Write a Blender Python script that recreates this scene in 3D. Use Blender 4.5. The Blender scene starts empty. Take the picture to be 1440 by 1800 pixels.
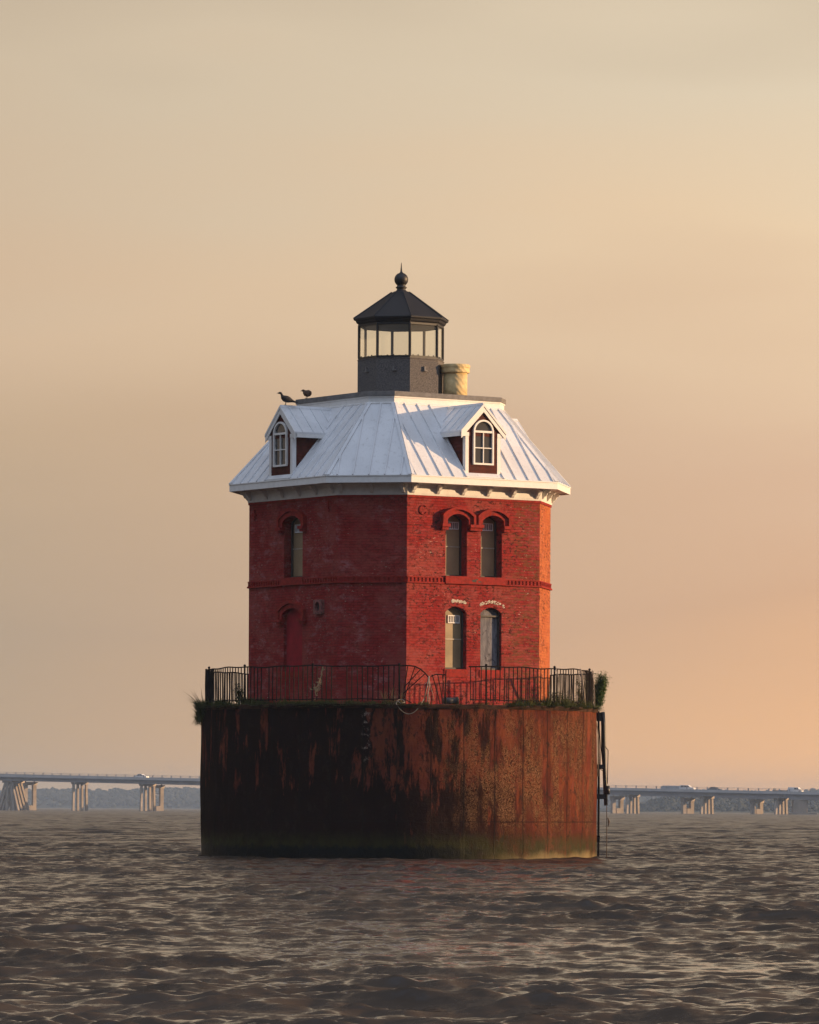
import bpy, math, random
import numpy as np
from mathutils import Vector, Matrix

random.seed(7); rng = np.random.default_rng(7)
R_ = math.radians
sc = bpy.context.scene
COL = sc.collection

# ------------------------------------------------------------------ camera
CAM_D, CAM_H = 133.0, 1.32
cam_d = bpy.data.cameras.new("camera"); cam = bpy.data.objects.new("camera", cam_d)
COL.objects.link(cam); sc.camera = cam
cam.location = (0, -CAM_D, CAM_H)
cam.rotation_euler = (Matrix.Rotation(R_(90), 3, 'X') @ Matrix.Rotation(R_(0.28), 3, 'Z')).to_euler()
cam_d.sensor_fit = 'HORIZONTAL'; cam_d.sensor_width = 36
cam_d.lens = 8700 / 1440 * 36
cam_d.shift_x = 19 / 1440; cam_d.shift_y = 521 / 1440
cam_d.clip_start = 1.0; cam_d.clip_end = 30000

# ------------------------------------------------------------------ sky and sun
SUN_AZ, SUN_EL = 91.0, 8.0        # azimuth from the camera side towards the right
w = bpy.data.worlds.new("World"); sc.world = w; w.use_nodes = True
wn = w.node_tree; wn.nodes.clear()
def WN(t, **k):
    n = wn.nodes.new(t)
    for a, b in k.items(): setattr(n, a, b)
    return n
def wl(a, b): wn.links.new(a, b)
def wmath(op, a, b=None, clamp=False):
    n = WN('ShaderNodeMath', operation=op, use_clamp=clamp)
    for i, v in enumerate((a, b)):
        if v is None: continue
        if isinstance(v, (int, float)): n.inputs[i].default_value = v
        else: wl(v, n.inputs[i])
    return n.outputs[0]
def wmap(v, a, b, c=0.0, d=1.0, smooth=True):
    n = WN('ShaderNodeMapRange', interpolation_type='SMOOTHSTEP' if smooth else 'LINEAR')
    wl(v, n.inputs[0])
    for i, x in enumerate((a, b, c, d)): n.inputs[i + 1].default_value = x
    return n.outputs[0]
def wramp(v, stops):
    n = WN('ShaderNodeValToRGB'); wl(v, n.inputs[0]); cr = n.color_ramp
    while len(cr.elements) < len(stops): cr.elements.new(0.5)
    for e, (p, c) in zip(cr.elements, stops): e.position = p; e.color = (*c, 1)
    return n.outputs[0]
def wmix(f, a, b, mode='MIX'):
    n = WN('ShaderNodeMix', data_type='RGBA', blend_type=mode)
    if isinstance(f, (int, float)): n.inputs[0].default_value = f
    else: wl(f, n.inputs[0])
    for i, v in ((6, a), (7, b)):
        if isinstance(v, tuple): n.inputs[i].default_value = (*v, 1)
        else: wl(v, n.inputs[i])
    return n.outputs[2]
tc = WN('ShaderNodeTexCoord')
sky = WN('ShaderNodeTexSky', sky_type='NISHITA', sun_disc=False)
sky.sun_elevation = R_(SUN_EL); sky.sun_rotation = R_(180 - SUN_AZ)
sky.air_density = 1.4; sky.dust_density = 3.0; sky.ozone_density = 2.0
skyc = wmix(1.0, sky.outputs[0], (0.10, 0.10, 0.10), 'MULTIPLY')
sep = WN('ShaderNodeSeparateXYZ'); wl(tc.outputs['Generated'], sep.inputs[0])
X, Y, Z = sep.outputs
zc = wmath('MAXIMUM', Z, 0.0)
zr = wmath('POWER', zc, 0.5)                     # 0.16 -> 0.4
# thin evening haze over the bay: colour by height, warmer towards the sun
mp = WN('ShaderNodeMapping'); wl(tc.outputs['Generated'], mp.inputs[0]); mp.inputs['Scale'].default_value = (5, 5, 22)
mp.inputs['Rotation'].default_value = (0, R_(8), 0)
nz = WN('ShaderNodeTexNoise'); wl(mp.outputs[0], nz.inputs[0]); nz.inputs['Scale'].default_value = 1.3
nz.inputs['Detail'].default_value = 2.5; nz.inputs['Roughness'].default_value = 0.5
wob = wmath('MULTIPLY', wmath('SUBTRACT', nz.outputs[0], 0.5), 0.11)
zr2 = wmath('ADD', zr, wob)
EXPO = 0.35
def L(*c): return tuple(((x / 255 + .055) / 1.055) ** 2.4 / 2 ** EXPO for x in c)
cool = wramp(zr2, [(0.0, L(198, 168, 136)), (0.11, L(192, 164, 132)), (0.196, L(183, 161, 137)), (0.265, L(199, 172, 142)),
                   (0.333, L(212, 184, 154)), (0.395, L(207, 188, 162)), (0.54, L(124, 110, 98)), (0.75, L(112, 103, 98)), (1.0, (.23, .215, .215))])
warm = wramp(zr2, [(0.0, L(262, 198, 132)), (0.11, L(253, 193, 136)), (0.196, L(222, 178, 142)), (0.265, L(223, 186, 154)),
                   (0.333, L(238, 210, 174)), (0.395, L(227, 209, 181)), (0.54, L(136, 118, 102)), (0.75, L(116, 106, 99)), (1.0, (.23, .215, .215))])
xf = wmap(wmath('ADD', X, wmath('MULTIPLY', wob, 0.25)), -0.085, 0.09, smooth=False)
haze_c = wmix(xf, cool, warm)
behind = wramp(zr, [(0.0, (.060, .060, .078)), (0.40, (.092, .100, .130)), (0.62, (.30, .35, .45)), (0.80, (.66, .76, .97)), (1.0, (.70, .80, 1.02))])
behind = wmix(0.25, behind, skyc)
yf = wmap(Y, -0.25, 0.45)
tot = wmix(yf, behind, haze_c)
below = wmap(Z, -0.02, 0.0)
tot = wmix(below, (.05, .045, .04), tot)
bg = WN('ShaderNodeBackground'); wl(tot, bg.inputs[0]); bg.inputs[1].default_value = 1.0
wo = WN('ShaderNodeOutputWorld'); wl(bg.outputs[0], wo.inputs[0])

sd = bpy.data.lights.new("sun", 'SUN'); so = bpy.data.objects.new("sun", sd); COL.objects.link(so)
sd.energy = 5.0; sd.angle = R_(0.7); sd.color = (1.0, 0.64, 0.34)
sv = Vector((math.sin(R_(SUN_AZ)) * math.cos(R_(SUN_EL)), -math.cos(R_(SUN_AZ)) * math.cos(R_(SUN_EL)), math.sin(R_(SUN_EL))))
so.rotation_euler = sv.to_track_quat('Z', 'Y').to_euler(); so.location = sv * 60

sc.view_settings.view_transform = 'Standard'; sc.view_settings.look = 'None'
sc.view_settings.exposure = EXPO; sc.view_settings.gamma = 1.0
sc.cycles.max_bounces = 6; sc.cycles.volume_bounces = 0; sc.cycles.transparent_max_bounces = 12
sc.cycles.caustics_reflective = False; sc.cycles.caustics_refractive = False
sc.cycles.sample_clamp_indirect = 4.0

# ------------------------------------------------------------------ node material helper
class Mat:
    def __init__(s, name):
        s.m = bpy.data.materials.new(name); s.m.use_nodes = True; s.nt = s.m.node_tree
        s.b = s.nt.nodes['Principled BSDF']; s.out = s.nt.nodes['Material Output']
    def n(s, t, **k):
        n = s.nt.nodes.new(t)
        for a, b in k.items(): setattr(n, a, b)
        return n
    def l(s, a, b): s.nt.links.new(a, b)
    def put(s, v, sock):
        if isinstance(v, (int, float)): sock.default_value = v
        elif isinstance(v, tuple): sock.default_value = (*v, 1) if len(sock.default_value) == 4 and len(v) == 3 else v
        else: s.l(v, sock)
    def co(s, kind='Object', scale=(1, 1, 1), loc=(0, 0, 0)):
        t = s.n('ShaderNodeTexCoord'); m = s.n('ShaderNodeMapping'); s.l(t.outputs[kind], m.inputs[0])
        m.inputs['Scale'].default_value = scale; m.inputs['Location'].default_value = loc
        return m.outputs[0]
    def noise(s, co, scale, detail=4, rough=0.55, dist=0.0):
        n = s.n('ShaderNodeTexNoise'); s.l(co, n.inputs[0]); n.inputs['Scale'].default_value = scale
        n.inputs['Detail'].default_value = detail; n.inputs['Roughness'].default_value = rough
        n.inputs['Distortion'].default_value = dist
        return n.outputs[0]
    def voro(s, co, scale, feature='F1', rnd=1.0):
        n = s.n('ShaderNodeTexVoronoi', feature=feature); s.l(co, n.inputs[0]); n.inputs['Scale'].default_value = scale
        n.inputs['Randomness'].default_value = rnd
        return n.outputs[0]
    def math(s, op, a, b=0.0, clamp=False):
        n = s.n('ShaderNodeMath', operation=op, use_clamp=clamp); s.put(a, n.inputs[0]); s.put(b, n.inputs[1]); return n.outputs[0]
    def mr(s, v, a, b, c=0.0, d=1.0, smooth=True):
        n = s.n('ShaderNodeMapRange', interpolation_type='SMOOTHSTEP' if smooth else 'LINEAR')
        s.put(v, n.inputs[0])
        for i, x in enumerate((a, b, c, d)): s.put(x, n.inputs[i + 1])
        return n.outputs[0]
    def mix(s, f, a, b, mode='MIX'):
        n = s.n('ShaderNodeMix', data_type='RGBA', blend_type=mode)
        s.put(f, n.inputs[0]); s.put(a, n.inputs[6]); s.put(b, n.inputs[7]); return n.outputs[2]
    def xyz(s, co):
        n = s.n('ShaderNodeSeparateXYZ'); s.l(co, n.inputs[0]); return n.outputs
    def bump(s, h, strength=0.5, dist=0.01, prev=None):
        n = s.n('ShaderNodeBump'); s.l(h, n.inputs['Height']); n.inputs['Strength'].default_value = strength
        n.inputs['Distance'].default_value = dist
        if prev is not None: s.l(prev, n.inputs['Normal'])
        return n.outputs[0]
    def fin(s, color=None, rough=None, normal=None, spec=None, metal=None):
        if color is not None: s.put(color, s.b.inputs['Base Color'])
        if rough is not None: s.put(rough, s.b.inputs['Roughness'])
        if normal is not None: s.l(normal, s.b.inputs['Normal'])
        if spec is not None: s.b.inputs['Specular IOR Level'].default_value = spec
        if metal is not None: s.b.inputs['Metallic'].default_value = metal
        return s.m

def simple(name, col, rough=0.6, var=0.25, scale=6.0, bump=0.0, bscale=30, metal=0.0, spec=0.5):
    m = Mat(name); co = m.co()
    nz = m.noise(co, scale, 5, 0.6)
    c2 = tuple(max(0, x * (1 - var)) for x in col); c3 = tuple(min(1, x * (1 + var)) for x in col)
    c = m.mix(m.mr(nz, 0.3, 0.7), c2, c3)
    nrm = m.bump(m.noise(co, bscale, 3), bump, 0.01) if bump else None
    return m.fin(c, m.mr(nz, 0, 1, rough * 0.85, min(1, rough * 1.15)), nrm, spec, metal)

# --- painted brick (uv = metres along the face, height)
def brick_mat(name, weather=1.0):
    m = Mat(name); uv = m.co('UV'); ob = m.co('Object')
    br = m.n('ShaderNodeTexBrick'); m.l(uv, br.inputs[0])
    br.offset = 0.5
    br.inputs['Scale'].default_value = 1.0; br.inputs['Brick Width'].default_value = 0.215; br.inputs['Row Height'].default_value = 0.072
    br.inputs['Mortar Size'].default_value = 0.007; br.inputs['Mortar Smooth'].default_value = 0.4; br.inputs['Bias'].default_value = 0.0
    br.inputs['Color1'].default_value = (0.32, 0.024, 0.022, 1); br.inputs['Color2'].default_value = (0.25, 0.018, 0.016, 1)
    br.inputs['Mortar'].default_value = (0.15, 0.015, 0.013, 1)
    big = m.noise(ob, 0.9, 5, 0.65, 0.6); mid = m.noise(ob, 3.5, 6, 0.7, 0.3); fine = m.noise(ob, 22, 4, 0.7)
    c = m.mix(m.mr(big, 0.40, 0.62, 0, .6), br.outputs[0], (0.33, 0.075, 0.060))
    c = m.mix(m.mr(mid, 0.52, 0.72, 0, .6), c, (0.17, 0.014, 0.018))
    U, V, _ = m.xyz(uv)
    # sunlit glow painted into the right-hand chamfer faces as brighter orange
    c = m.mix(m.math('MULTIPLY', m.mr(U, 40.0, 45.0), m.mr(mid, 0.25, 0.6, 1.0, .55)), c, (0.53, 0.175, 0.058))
    # chalky smears, mostly low on the shaded walls
    X, Y, Z = m.xyz(ob)
    west = m.mr(X, 0.3, -0.4, 0.35, 1.0)                      # faces away from the weather side keep the chalk
    st = m.noise(m.co('Object', (1, 1, 2.0)), 2.6, 8, 0.78, .15)
    smear = m.math('MULTIPLY', m.mr(st, 0.49, 0.66), m.math('MULTIPLY', west, m.mr(m.math('ADD', m.noise(ob, 0.7, 2), m.mr(Z, 8.5, 5.0, -.06, .07)), 0.44, 0.58)))
    c = m.mix(m.math('MULTIPLY', smear, 0.5), c, (0.44, 0.20, 0.20))
    # spalled dark bricks and bare rows on the sunny walls
    rows = m.noise(m.co('UV', (3.2, 13.9, 1)), 1.0, 3, 0.7)
    east = m.mr(X, 0.4, 1.0)
    sp = m.mr(m.noise(m.co('Object', (1, 1, 1.8)), 9, 4, 0.80), 0.53, 0.575)
    reg = m.mr(m.noise(ob, 1.3, 3, 0.6), 0.40, 0.56)
    c = m.mix(m.math('MULTIPLY', m.math('MULTIPLY', sp, reg), m.mr(X, -0.5, 1.0, .3, .95)), c, (0.055, 0.018, 0.013))
    bare = m.math('MULTIPLY', m.math('MULTIPLY', m.mr(rows, 0.46, 0.56), m.math('MULTIPLY', m.mr(m.math('ADD', U, m.math('MULTIPLY', big, 1.4)), 1.45, 2.3), m.mr(U, 10.0, 9.0))),
                  m.math('MULTIPLY', east, m.mr(mid, 0.35, 0.5)))
    c = m.mix(m.math('MULTIPLY', bare, 0.85), c, (0.17, 0.065, 0.030))
    # small pale chips
    ch = m.math('MULTIPLY', m.mr(m.noise(m.co('UV', (1, 2.6, 1)), 9, 3, 0.8, .1), 0.635, 0.665), m.mr(m.noise(ob, 1.1, 2), 0.50, 0.6))
    c = m.mix(m.math('MULTIPLY', ch, 0.8), c, (0.60, 0.48, 0.38))
    h = m.math('ADD', m.math('MULTIPLY', br.outputs[1], -0.8), m.math('ADD', m.math('MULTIPLY', fine, 0.9), m.math('MULTIPLY', sp, -1.2)))
    nrm = m.bump(h, 0.75, 0.012)
    return m.fin(c, m.mr(mid, 0.2, 0.8, .7, .9), nrm, 0.10)

def rust_mat():
    m = Mat('rusted_iron'); uv = m.co('UV'); U, V, _ = m.xyz(uv)
    a = m.noise(m.co('UV', (1, .55, 1)), 1.6, 6, 0.65, 0.4); b = m.noise(m.co('UV', (1, .8, 1)), 5.5, 6, 0.7, 0.3)
    rust = m.mix(m.mr(a, 0.35, 0.65), (0.105, 0.024, 0.014), (0.175, 0.046, 0.021))
    rust = m.mix(m.mr(b, 0.45, 0.7, 0, .7), rust, (0.13, 0.038, 0.030))
    # tar and black scale; heavier on the left plates and below the old splash line
    left = m.mr(U, -0.935, -0.925, 1.0, 0.0)
    low = m.mr(m.math('ADD', V, m.math('MULTIPLY', b, 0.8)), 2.45, 1.75)
    drip = m.noise(m.co('UV', (1.9, .38, 1)), 1.25, 7, 0.72, 0.2)
    amt = m.math('ADD', drip, m.math('ADD', m.math('MULTIPLY', left, 0.072), m.math('ADD', m.math('MULTIPLY', low, 0.11), m.mr(U, 4.0, 0.5, 0.0, .03))))
    blk = m.mr(amt, 0.49, 0.57)
    blk = m.math('MULTIPLY', blk, m.mr(U, 1.6, 4.2, 1.0, 0.45))
    c = m.mix(m.math('MULTIPLY', blk, 0.93), rust, (0.006, 0.0038, 0.004))
    bl2 = m.mr(m.noise(m.co('UV', (1, .6, 1)), 4.5, 6, 0.78), 0.54, 0.60)
    c = m.mix(m.math('MULTIPLY', bl2, 0.82), c, (0.022, 0.013, 0.010))
    # curled flakes of old paint on the sunny side
    wn_ = m.noise(m.co('UV', (1.25, .8, 1)), 13, 3, 0.62, 1.6)
    ridge = m.math('SUBTRACT', 1.0, m.math('MULTIPLY', m.math('ABSOLUTE', m.math('SUBTRACT', wn_, 0.5)), 9.0), True)
    side = m.math('MULTIPLY', m.mr(m.math('ADD', U, m.math('MULTIPLY', a, 1.2)), 0.9, 3.6), m.mr(m.noise(m.co('UV', (1.6, .35, 1)), 1.1, 4, .65), 0.43, 0.57))
    zone = m.math('MULTIPLY', m.mr(V, 0.5, 1.2), m.mr(V, 4.1, 3.2))
    fl = m.math('MULTIPLY', m.mr(ridge, 0.5, 0.9), m.math('MULTIPLY', side, zone))
    dk = m.math('MULTIPLY', m.mr(wn_, 0.515, 0.575), m.math('MULTIPLY', side, zone))
    c = m.mix(m.math('MULTIPLY', dk, 0.85), c, (0.035, 0.013, 0.007))
    c = m.mix(m.math('MULTIPLY', fl, 0.7), c, (0.42, 0.23, 0.12))
    # pale crust left of the big seam
    cr = m.math('MULTIPLY', m.mr(m.noise(uv, 6, 5, .8), 0.53, 0.62), m.math('MULTIPLY', m.mr(m.math('ABSOLUTE', m.math('SUBTRACT', U, -0.86)), 0.16, 0.03), m.mr(V, 2.3, 2.9)))
    c = m.mix(m.math('MULTIPLY', cr, 0.7), c, (0.34, 0.27, 0.23))
    # plate seams
    fr = m.math('FRACT', m.math('DIVIDE', m.math('ADD', U, 100 * 0.8796 + 0.93), 0.8796))
    seam = m.math('MAXIMUM', m.mr(fr, 0.0, 0.03, 1, 0), m.mr(fr, 0.97, 1.0, 0, 1))
    hs = m.mr(m.math('ABSOLUTE', m.math('SUBTRACT', V, 0.98)), 0.0, 0.03, 1, 0)
    hs = m.math('MAXIMUM', hs, m.mr(m.math('ABSOLUTE', m.math('SUBTRACT', V, 2.55)), 0.0, 0.02, .35, 0))
    seam = m.math('MAXIMUM', seam, m.math('MULTIPLY', hs, .7))
    c = m.mix(m.math('MULTIPLY', seam, m.mr(b, .3, .55, .6, 1.0)), c, (0.015, 0.010, 0.008))
    # algae, the pale right foot and the wet left foot
    Vw = m.math('ADD', V, m.math('MULTIPLY', m.math('SUBTRACT', b, 0.5), 0.5))
    alg = m.math('MULTIPLY', m.mr(Vw, 0.80, 0.35), m.mr(m.noise(m.co('UV', (1, .6, 1)), 3, 4), .3, .6, .4, .95))
    c = m.mix(alg, c, (0.030, 0.030, 0.009))
    foot = m.math('MULTIPLY', m.mr(m.math('ADD', V, m.math('MULTIPLY', m.math('SUBTRACT', a, 0.5), 0.5)), 0.26, -0.02), m.mr(U, 1.8, 4.6, 0.0, 1.0))  # pale salt band with the waterline's reflected sun glow painted in
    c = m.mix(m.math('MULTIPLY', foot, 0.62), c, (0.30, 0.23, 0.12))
    footl = m.math('MULTIPLY', m.mr(Vw, 0.40, 0.24), m.mr(U, 0.6, 3.0, 1.0, 0.0))
    c = m.mix(footl, c, (0.008, 0.009, 0.009))
    h = m.math('ADD', m.math('MULTIPLY', b, 1.0), m.math('ADD', m.math('MULTIPLY', fl, 1.0), m.math('MULTIPLY', seam, -.15)))
    h = m.math('ADD', h, m.math('MULTIPLY', m.noise(uv, 40, 3, .7), 0.35))
    return m.fin(c, m.mr(Vw, 0.2, 0.9, .5, .88), m.bump(h, 0.9, 0.03), 0.05)

def metal_roof_mat():
    m = Mat('white_metal_roof'); co = m.co()
    a = m.noise(co, 1.2, 4); b = m.noise(co, 9, 5, .7)
    c = m.mix(m.mr(a, .35, .65), (0.69, 0.695, 0.71), (0.77, 0.775, 0.79))
    c = m.mix(m.mr(b, .56, .72, 0, .5), c, (0.42, 0.40, 0.39))
    d = m.noise(m.co('Object', (6, 6, .9)), 1.6, 5, .7)
    c = m.mix(m.mr(d, .55, .72, 0, .35), c, (0.40, 0.385, 0.36))
    return m.fin(c, m.mr(a, .3, .7, .32, .48), m.bump(m.noise(co, 3.5, 2), 0.12, 0.02), 0.45)

M = {}
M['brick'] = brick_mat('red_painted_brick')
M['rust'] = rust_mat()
M['roof'] = metal_roof_mat()
M['white'] = simple('white_paint', (0.74, 0.73, 0.71), 0.55, 0.08, 5)
M['white2'] = simple('white_trim_paint', (0.78, 0.77, 0.75), 0.5, 0.05, 7)
M['black'] = simple('black_paint', (0.012, 0.012, 0.014), 0.42, 0.4, 6)
M['lroof'] = simple('dark_lantern_roof_metal', (0.012, 0.011, 0.014), 0.5, 0.3, 4)
M['iron'] = simple('rusty_black_iron', (0.010, 0.007, 0.006), 0.8, 0.6, 12, spec=.12)
M['coping'] = simple('grey_coping', (0.17, 0.16, 0.155), 0.8, 0.25, 7, 0.3)
M['siding'] = simple('brown_siding', (0.085, 0.020, 0.014), 0.75, 0.3, 5, spec=.15)
M['dred'] = simple('dark_red_paint', (0.265, 0.023, 0.017), 0.75, 0.3, 9, 0.4, spec=.12)
M['pane'] = simple('boarded_pane', (0.30, 0.21, 0.115), 0.4, 0.12, 2.2, 0.0)
M['tanpane'] = simple('tan_pane', (0.25, 0.185, 0.10), 0.35, 0.2, 1.6)
M['rail'] = simple('beige_rail', (0.42, 0.36, 0.27), 0.6, 0.2, 8)
M['crimson'] = simple('crimson_infill_paint', (0.29, 0.018, 0.025), 0.8, 0.2, 5, .3, spec=.1)
M['frame'] = simple('dark_window_frame', (0.045, 0.036, 0.03), 0.6, 0.3, 8)
M['vent'] = simple('white_plastic_vent', (0.84, 0.83, 0.81), 0.5, 0.06, 9)
M['slot'] = simple('dark_slot', (0.03, 0.028, 0.026), 0.7, 0.2, 9)
M['duct'] = simple('grey_sheet_metal', (0.075, 0.065, 0.062), 0.5, 0.3, 6)
M['rope'] = simple('weathered_rope', (0.30, 0.25, 0.20), 0.9, 0.3, 20)
M['darkrope'] = simple('brown_rope', (0.11, 0.075, 0.05), 0.9, 0.3, 20)
M['concrete'] = simple('bridge_concrete', (0.36, 0.31, 0.26), 0.85, 0.2, 0.35)
M['girder'] = simple('bridge_girder', (0.30, 0.29, 0.31), 0.7, 0.2, 0.3)
M['parapet'] = simple('parapet_concrete', (0.50, 0.48, 0.47), 0.85, 0.1, 0.3)
M['gdark'] = simple('dark_steel_girder', (0.13, 0.125, 0.14), 0.7, 0.15, 0.3)
M['asphalt'] = simple('asphalt', (0.05, 0.05, 0.05), 0.9, 0.2, 0.5)
M['deck'] = simple('deck_concrete', (0.16, 0.13, 0.10), 0.9, 0.35, 3, .4)
M['tyre'] = simple('tyre_rubber', (0.015, 0.015, 0.015), 0.85, 0.2, 9)
M['carwhite'] = simple('white_car_paint', (0.85, 0.85, 0.85), 0.25, 0.04, 3)
M['cargrey'] = simple('grey_car_paint', (0.13, 0.14, 0.16), 0.25, 0.04, 3)
M['carsilver'] = simple('grey_trailer_paint', (0.45, 0.46, 0.48), 0.45, 0.06, 3)
M['carglass'] = simple('car_glass', (0.02, 0.022, 0.026), 0.08, 0.05, 3)
M['woods'] = simple('distant_woods', (0.040, 0.048, 0.042), 0.95, 0.2, 0.08)
M['soil'] = simple('shore_soil', (0.10, 0.09, 0.06), 0.95, 0.3, 0.05)
M['bird'] = simple('dark_feathers', (0.018, 0.015, 0.014), 0.75, 0.4, 30)
M['birdbrown'] = simple('rufous_feathers', (0.10, 0.05, 0.028), 0.75, 0.4, 30)
M['birdleg'] = simple('bird_legs', (0.16, 0.13, 0.11), 0.7, 0.2, 30)

def granite():
    m = Mat('gritty_grey_lantern_base'); co = m.co()
    a = m.noise(co, 38, 3, .8); b = m.noise(co, 2, 4)
    c = m.mix(m.mr(a, .38, .62), (0.072, 0.066, 0.068), (0.18, 0.165, 0.155))
    c = m.mix(m.mr(b, .4, .7, 0, .3), c, (0.13, 0.12, 0.12))
    return m.fin(c, 0.85, m.bump(a, .5, .01), .2)
M['granite'] = granite()
def wrapped():
    m = Mat('chimney_stucco'); co = m.co()
    w1 = m.n('ShaderNodeTexWave', wave_type='BANDS', bands_direction='DIAGONAL'); m.l(m.co('Object', (1, 1, 1.4)), w1.inputs[0])
    w1.inputs['Scale'].default_value = 2.6; w1.inputs['Distortion'].default_value = 5; w1.inputs['Detail'].default_value = 3; w1.inputs['Detail Scale'].default_value = 1.2
    a = m.noise(co, 6, 4)
    c = m.mix(m.mr(a, .35, .65), (0.58, 0.43, 0.21), (0.74, 0.56, 0.28))
    return m.fin(c, 0.7, m.bump(w1.outputs[1], .22, .03), .3)
M['wrap'] = wrapped()
def oldboard():
    m = Mat('weathered_grey_board'); uv = m.co('Object')
    a = m.noise(m.co('Object', (4, 4, .8)), 2.2, 6, .7, .6); b = m.noise(uv, 4.5, 5, .75, .8)
    c = m.mix(m.mr(a, .35, .65), (0.10, 0.098, 0.115), (0.21, 0.205, 0.225))
    c = m.mix(m.mr(b, .54, .64, 0, .8), c, (0.045, 0.038, 0.045))
    return m.fin(c, .8, m.bump(a, .4, .01), .2)
M['board'] = oldboard()
def glass():
    m = Mat('lantern_glass'); nt = m.nt
    tr = m.n('ShaderNodeBsdfTransparent'); tr.inputs[0].default_value = (.99, 1.0, .955, 1)
    gl = m.n('ShaderNodeBsdfGlossy'); gl.inputs[1].default_value = 0.03
    lw = m.n('ShaderNodeLayerWeight'); f = m.math('ADD', m.math('MULTIPLY', m.math('POWER', lw.outputs['Facing'], 4.0), .5), .03)
    a = m.n('ShaderNodeMixShader'); m.l(f, a.inputs[0]); m.l(tr.outputs[0], a.inputs[1]); m.l(gl.outputs[0], a.inputs[2])
    df = m.n('ShaderNodeBsdfDiffuse'); df.inputs[0].default_value = (.95, .95, .9, 1)
    b = m.n('ShaderNodeMixShader'); b.inputs[0].default_value = .07; m.l(a.outputs[0], b.inputs[1]); m.l(df.outputs[0], b.inputs[2])
    m.l(b.outputs[0], m.out.inputs[0]); return m.m
M['glass'] = glass()
def dormer_glass():
    m = Mat('dormer_pane'); 
    return m.fin((0.055, 0.055, 0.06), .12, None, .5)
M['dglass'] = dormer_glass()
def leafm(name, c1, c2):
    m = Mat(name); co = m.co(); r = m.noise(co, 9, 3, .7)
    geo = m.n('ShaderNodeObjectInfo')
    m.fin(m.mix(m.mr(r, .35, .65), c1, c2), .7, None, .2)
    tl = m.n('ShaderNodeBsdfTranslucent'); tl.inputs[0].default_value = (*[x * 1.4 for x in c2], 1)
    mx = m.n('ShaderNodeMixShader'); mx.inputs[0].default_value = .3
    m.l(m.b.outputs[0], mx.inputs[1]); m.l(tl.outputs[0], mx.inputs[2]); m.l(mx.outputs[0], m.out.inputs[0])
    return m.m
M['grass'] = leafm('rim_grass', (0.035, 0.045, 0.012), (0.085, 0.095, 0.028))
M['shrub'] = leafm('shrub_leaf', (0.035, 0.065, 0.014), (0.075, 0.125, 0.028))
M['dry'] = leafm('dry_stalk', (0.16, 0.10, 0.045), (0.30, 0.21, 0.11))

def water_mat():
    m = Mat('bay_water')
    def nc(scale, k, detail, loc, sy=1.6):
        n = m.n('ShaderNodeTexNoise'); m.l(m.co('Object', (1, sy, 1), loc), n.inputs[0]); n.inputs['Scale'].default_value = scale
        n.inputs['Detail'].default_value = detail; n.inputs['Roughness'].default_value = .6
        v = m.n('ShaderNodeVectorMath', operation='SUBTRACT'); m.l(n.outputs['Color'], v.inputs[0]); v.inputs[1].default_value = (.5, .5, .5)
        w_ = m.n('ShaderNodeVectorMath', operation='MULTIPLY'); m.l(v.outputs[0], w_.inputs[0]); w_.inputs[1].default_value = (k * .7, k, 0)
        return w_.outputs[0]
    def add(a, b):
        v = m.n('ShaderNodeVectorMath', operation='ADD'); m.l(a, v.inputs[0]); m.l(b, v.inputs[1]); return v.outputs[0]
    at = m.n('ShaderNodeAttribute', attribute_name='small_chop')
    far = add(nc(.9, 2.0, 4, (0, 0, 0), 2.0), nc(.22, 1.4, 3, (5, 3, 0), 2.4))
    sc_ = m.n('ShaderNodeVectorMath', operation='SCALE'); m.l(far, sc_.inputs[0]); m.l(at.outputs['Fac'], sc_.inputs['Scale'])
    geo = m.n('ShaderNodeNewGeometry')
    tot_ = add(add(geo.outputs['Normal'], sc_.outputs[0]), add(nc(6.0, .50, 4, (3, 1, 0), 1.9), nc(19, .50, 2, (9, 4, 0))))
    nm = m.n('ShaderNodeVectorMath', operation='NORMALIZE'); m.l(tot_, nm.inputs[0])
    big = m.noise(m.co('Object', (1, 2.2, 1)), .18, 3, .5)
    silt = m.mix(m.mr(big, .35, .65), (0.050, 0.037, 0.028), (0.070, 0.052, 0.040))
    m.b.inputs['IOR'].default_value = 1.333
    return m.fin(silt, m.math('ADD', m.mr(big, .3, .7, .06, .10), m.math('MULTIPLY', at.outputs['Fac'], .22)), nm.outputs[0], .5)
M['water'] = water_mat()

# ------------------------------------------------------------------ mesh helper
WLOC = {}
def setp(o, label=None, cat=None, group=None, kind=None):
    if label: o['label'] = label
    if cat: o['category'] = cat
    if group: o['group'] = group
    if kind: o['kind'] = kind
    return o
def empty(name, loc=(0, 0, 0), label=None, cat=None, group=None, rz=0.0):
    o = bpy.data.objects.new(name, None); COL.objects.link(o); o.location = loc; o.empty_display_size = .3
    o.rotation_euler = (0, 0, rz); WLOC[o.name] = Vector(loc)
    return setp(o, label, cat, group)

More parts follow.
